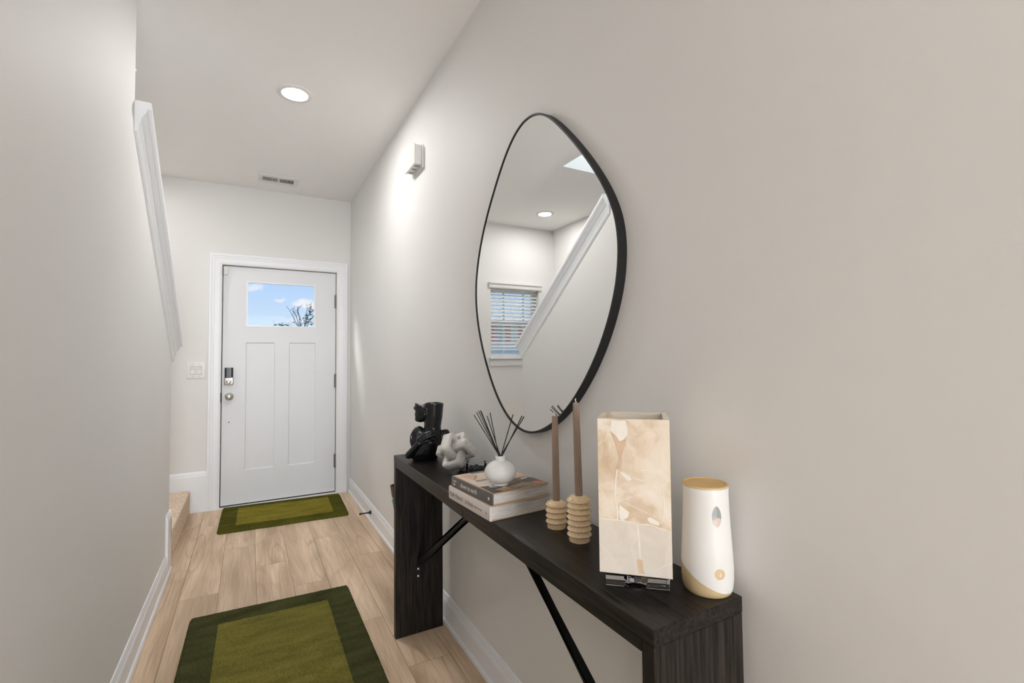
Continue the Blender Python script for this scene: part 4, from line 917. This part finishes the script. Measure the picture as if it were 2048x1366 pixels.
# cutting shapes: level top, hollow, scoop at the brow, flat bottom, cut shoulder faces
cut = BM(); box(cut, -.15, .15, -.15, .15, -.05, .0005)
prism(cut, [(-.12, .262), (-.06, .262), (-.050, .256), (-.040, .251), (-.030, .2535), (-.012, .260), (.03, .2615), (.12, .252), (.12, .40), (-.12, .40)], (0, .15, 0), (1, 0, 0), (0, 0, 1), (0, -.3, 0))
cut2 = BM(); sph(cut2, (.014, 0, .268), (.042, .036, .045), u=40, v=24)
cut3 = BM(); sph(cut3, (-.076, .026, .112), (.017, .026, .036), Matrix.Rotation(math.radians(10), 4, 'Y'), u=40, v=24)
cut4 = BM(); sph(cut4, (-.042, 0, .270), (.020, .022, .018), u=32, v=20)
def cutter(b):
    me = bpy.data.meshes.new('c'); bmesh.ops.recalc_face_normals(b, faces=b.faces[:]); b.to_mesh(me); b.free(); o = bpy.data.objects.new('c', me); COL.objects.link(o); return o
cuts = [cutter(c) for c in (cut, cut2, cut3, cut4)]
def m_cut(o):
    for c in cuts: m = o.modifiers.new('b', 'BOOLEAN'); m.operation = 'DIFFERENCE'; m.object = c; m.solver = 'EXACT'
me = evalmesh(bm, [m_rem, m_smo, m_cut, m_rem, lambda o: (lambda m: (setattr(m, 'factor', .5), setattr(m, 'iterations', 3)))(o.modifiers.new('s2', 'SMOOTH'))])
for c in cuts: bpy.data.objects.remove(c)
Mb = Matrix((bR, bW, Vector((0, 0, 1)))).transposed().to_4x4(); Mb.translation = BU
zm = min(v.co.z for v in me.vertices); me.transform(Matrix.Translation((0, 0, -zm))); me.transform(Matrix.Diagonal((1, 1, .935, 1))); me.transform(Matrix.Translation((0, 0, .0003))); me.transform(Mb); me.materials.clear(); me.materials.append(bust_m)
if Mb.determinant() < 0: me.flip_normals()
tag(objm('bust_vase', me, smooth=True), 'glossy black bust shaped vase with a hand on its chest, at the far table end', 'vase')

# ---- tall floor vase peeking past the far table leg
fv = thing('floor_planter', 'brown rimmed green planter half hidden behind the far table leg', 'planter', (.6405, 2.32, 0))
bm = BM(); lathe(bm, [(.034, .575), (.041, .622), (.0425, .628), (.0395, .628), (.033, .585)], (.6405, 2.32), 40); obj('planter_rim', bm, planter_m, fv, smooth=True, angle=40)
bm = BM(); lathe(bm, [(.022, .001), (.024, .006), (.020, .10), (.018, .40), (.022, .50), (.032, .552), (.034, .560), (.030, .568), (.030, .575)], (.6405, 2.32), 40); obj('planter_body', bm, green_m, fv, smooth=True, angle=40)

# ================================================================== outdoors
bm = BM(); box(bm, -60, 60, D+.3, 120, -.6, -.35); tag(obj('lawn', bm, grass_m), 'green lawn outside the front door', 'lawn', kind='structure')
def tree(name, label, x, y, stems, leaves, seed, lm, zb=-.36):
    t = thing(name, label, 'tree', (x, y, zb)); rnd = random.Random(seed); bm = BM(); lv = BM()
    tube(bm, [(x, y, zb), (x+.03, y, 1.2), (x, y, 2.1)], [.10, .07, .05], 8)
    for (tx, tz, dx) in stems:
        P = [Vector((x, y, 2.0))]; n = 6
        for i in range(1, n+1):
            f = i/n; P.append(Vector((x+(tx-x)*f+rnd.uniform(-.03, .03), y+dx*f, 2.0+(tz-2.0)*f)))
        tube(bm, P, [.014*(1-.8*i/n)+.003 for i in range(n+1)], 6)
        for i in range(2, n):
            d = Vector((rnd.uniform(-.25, .25), rnd.uniform(-.2, .2), rnd.uniform(.12, .35))); tube(bm, [P[i], P[i]+d*.6, P[i]+d], [.005, .004, .002], 5)
            for k in range(3): leafq(lv, P[i]+d*rnd.uniform(.5, 1.1)+Vector((rnd.uniform(-.05, .05), 0, rnd.uniform(-.05, .05))), rnd, .6)
    for (cx, cz_, rx, rz_, n) in leaves:
        for i in range(n):
            a = rnd.uniform(0, 6.28); q = math.sqrt(rnd.random()); leafq(lv, Vector((cx+rx*q*math.cos(a), y+rnd.uniform(-.4, .4), cz_+rz_*q*math.sin(a))), rnd)
    obj('trunk', bm, bark_m, t); obj('leaves', lv, lm, t)
def leafq(b, c, rnd, k=1.0):
    s = k*rnd.uniform(.025, .05); R = Matrix.Rotation(rnd.uniform(0, 6.28), 4, 'Z') @ Matrix.Rotation(rnd.uniform(0, 3.1), 4, 'X'); 
    b.faces.new([b.verts.new(c+R @ Vector(p)) for p in ((-s, 0, 0), (0, -s*.5, .1*s), (s*1.2, 0, 0), (0, s*.5, .1*s))])
tree('young_tree', 'thin branched tree outside the front door window', 1.50, 17, [(1.03, 2.95, .1), (1.30, 2.9, -.3), (1.34, 2.98, .2), (1.66, 3.0, .2), (1.76, 3.08, -.2), (1.85, 2.75, 0), (1.18, 2.85, 0)], [(1.72, 2.72, .12, .22, 60), (1.80, 2.42, .22, .10, 60), (1.58, 2.58, .08, .1, 16)], 3, leaf2_m)
tree('leafy_tree', 'bright green leafy treetop at the bottom of the door window', .95, 18, [(.8, 2.35, 0), (1.1, 2.4, .1)], [(.93, 2.16, .40, .26, 420), (1.35, 2.18, .3, .10, 90)], 8, leaf_m)
# neighbour's house seen through the stair window in the mirror
nh = thing('neighbor_house', 'white house with red shutters outside the stair window, seen in the mirror', 'house', (-12, 24, -.36))
bm = BM(); box(bm, -20, -6, 24, 30, -.36, 3.15); obj('house_wall', bm, siding_m, nh)
bm = BM(); prism(bm, [(0, 3.15), (7.2, 3.15), (3.5, 3.75)], (-20.3, 23.6, 0), (0, 1, 0), (0, 0, 1), (14.6, 0, 0)); obj('house_roof', bm, roof_m, nh)
gl = mat('house_glass', (.35, .45, .55), .2)
for x in (-12.9, -11.15, -9.4):
    bm = BM(); box(bm, x, x+.55, 23.94, 24, 2.05, 2.95); hw = obj('house_window', bm, gl, nh)
    for dx in (-.34, .57): bm = BM(); box(bm, x+dx, x+dx+.32, 23.95, 24, 2.05, 2.95); obj('house_shutter', bm, shutter_m, hw)
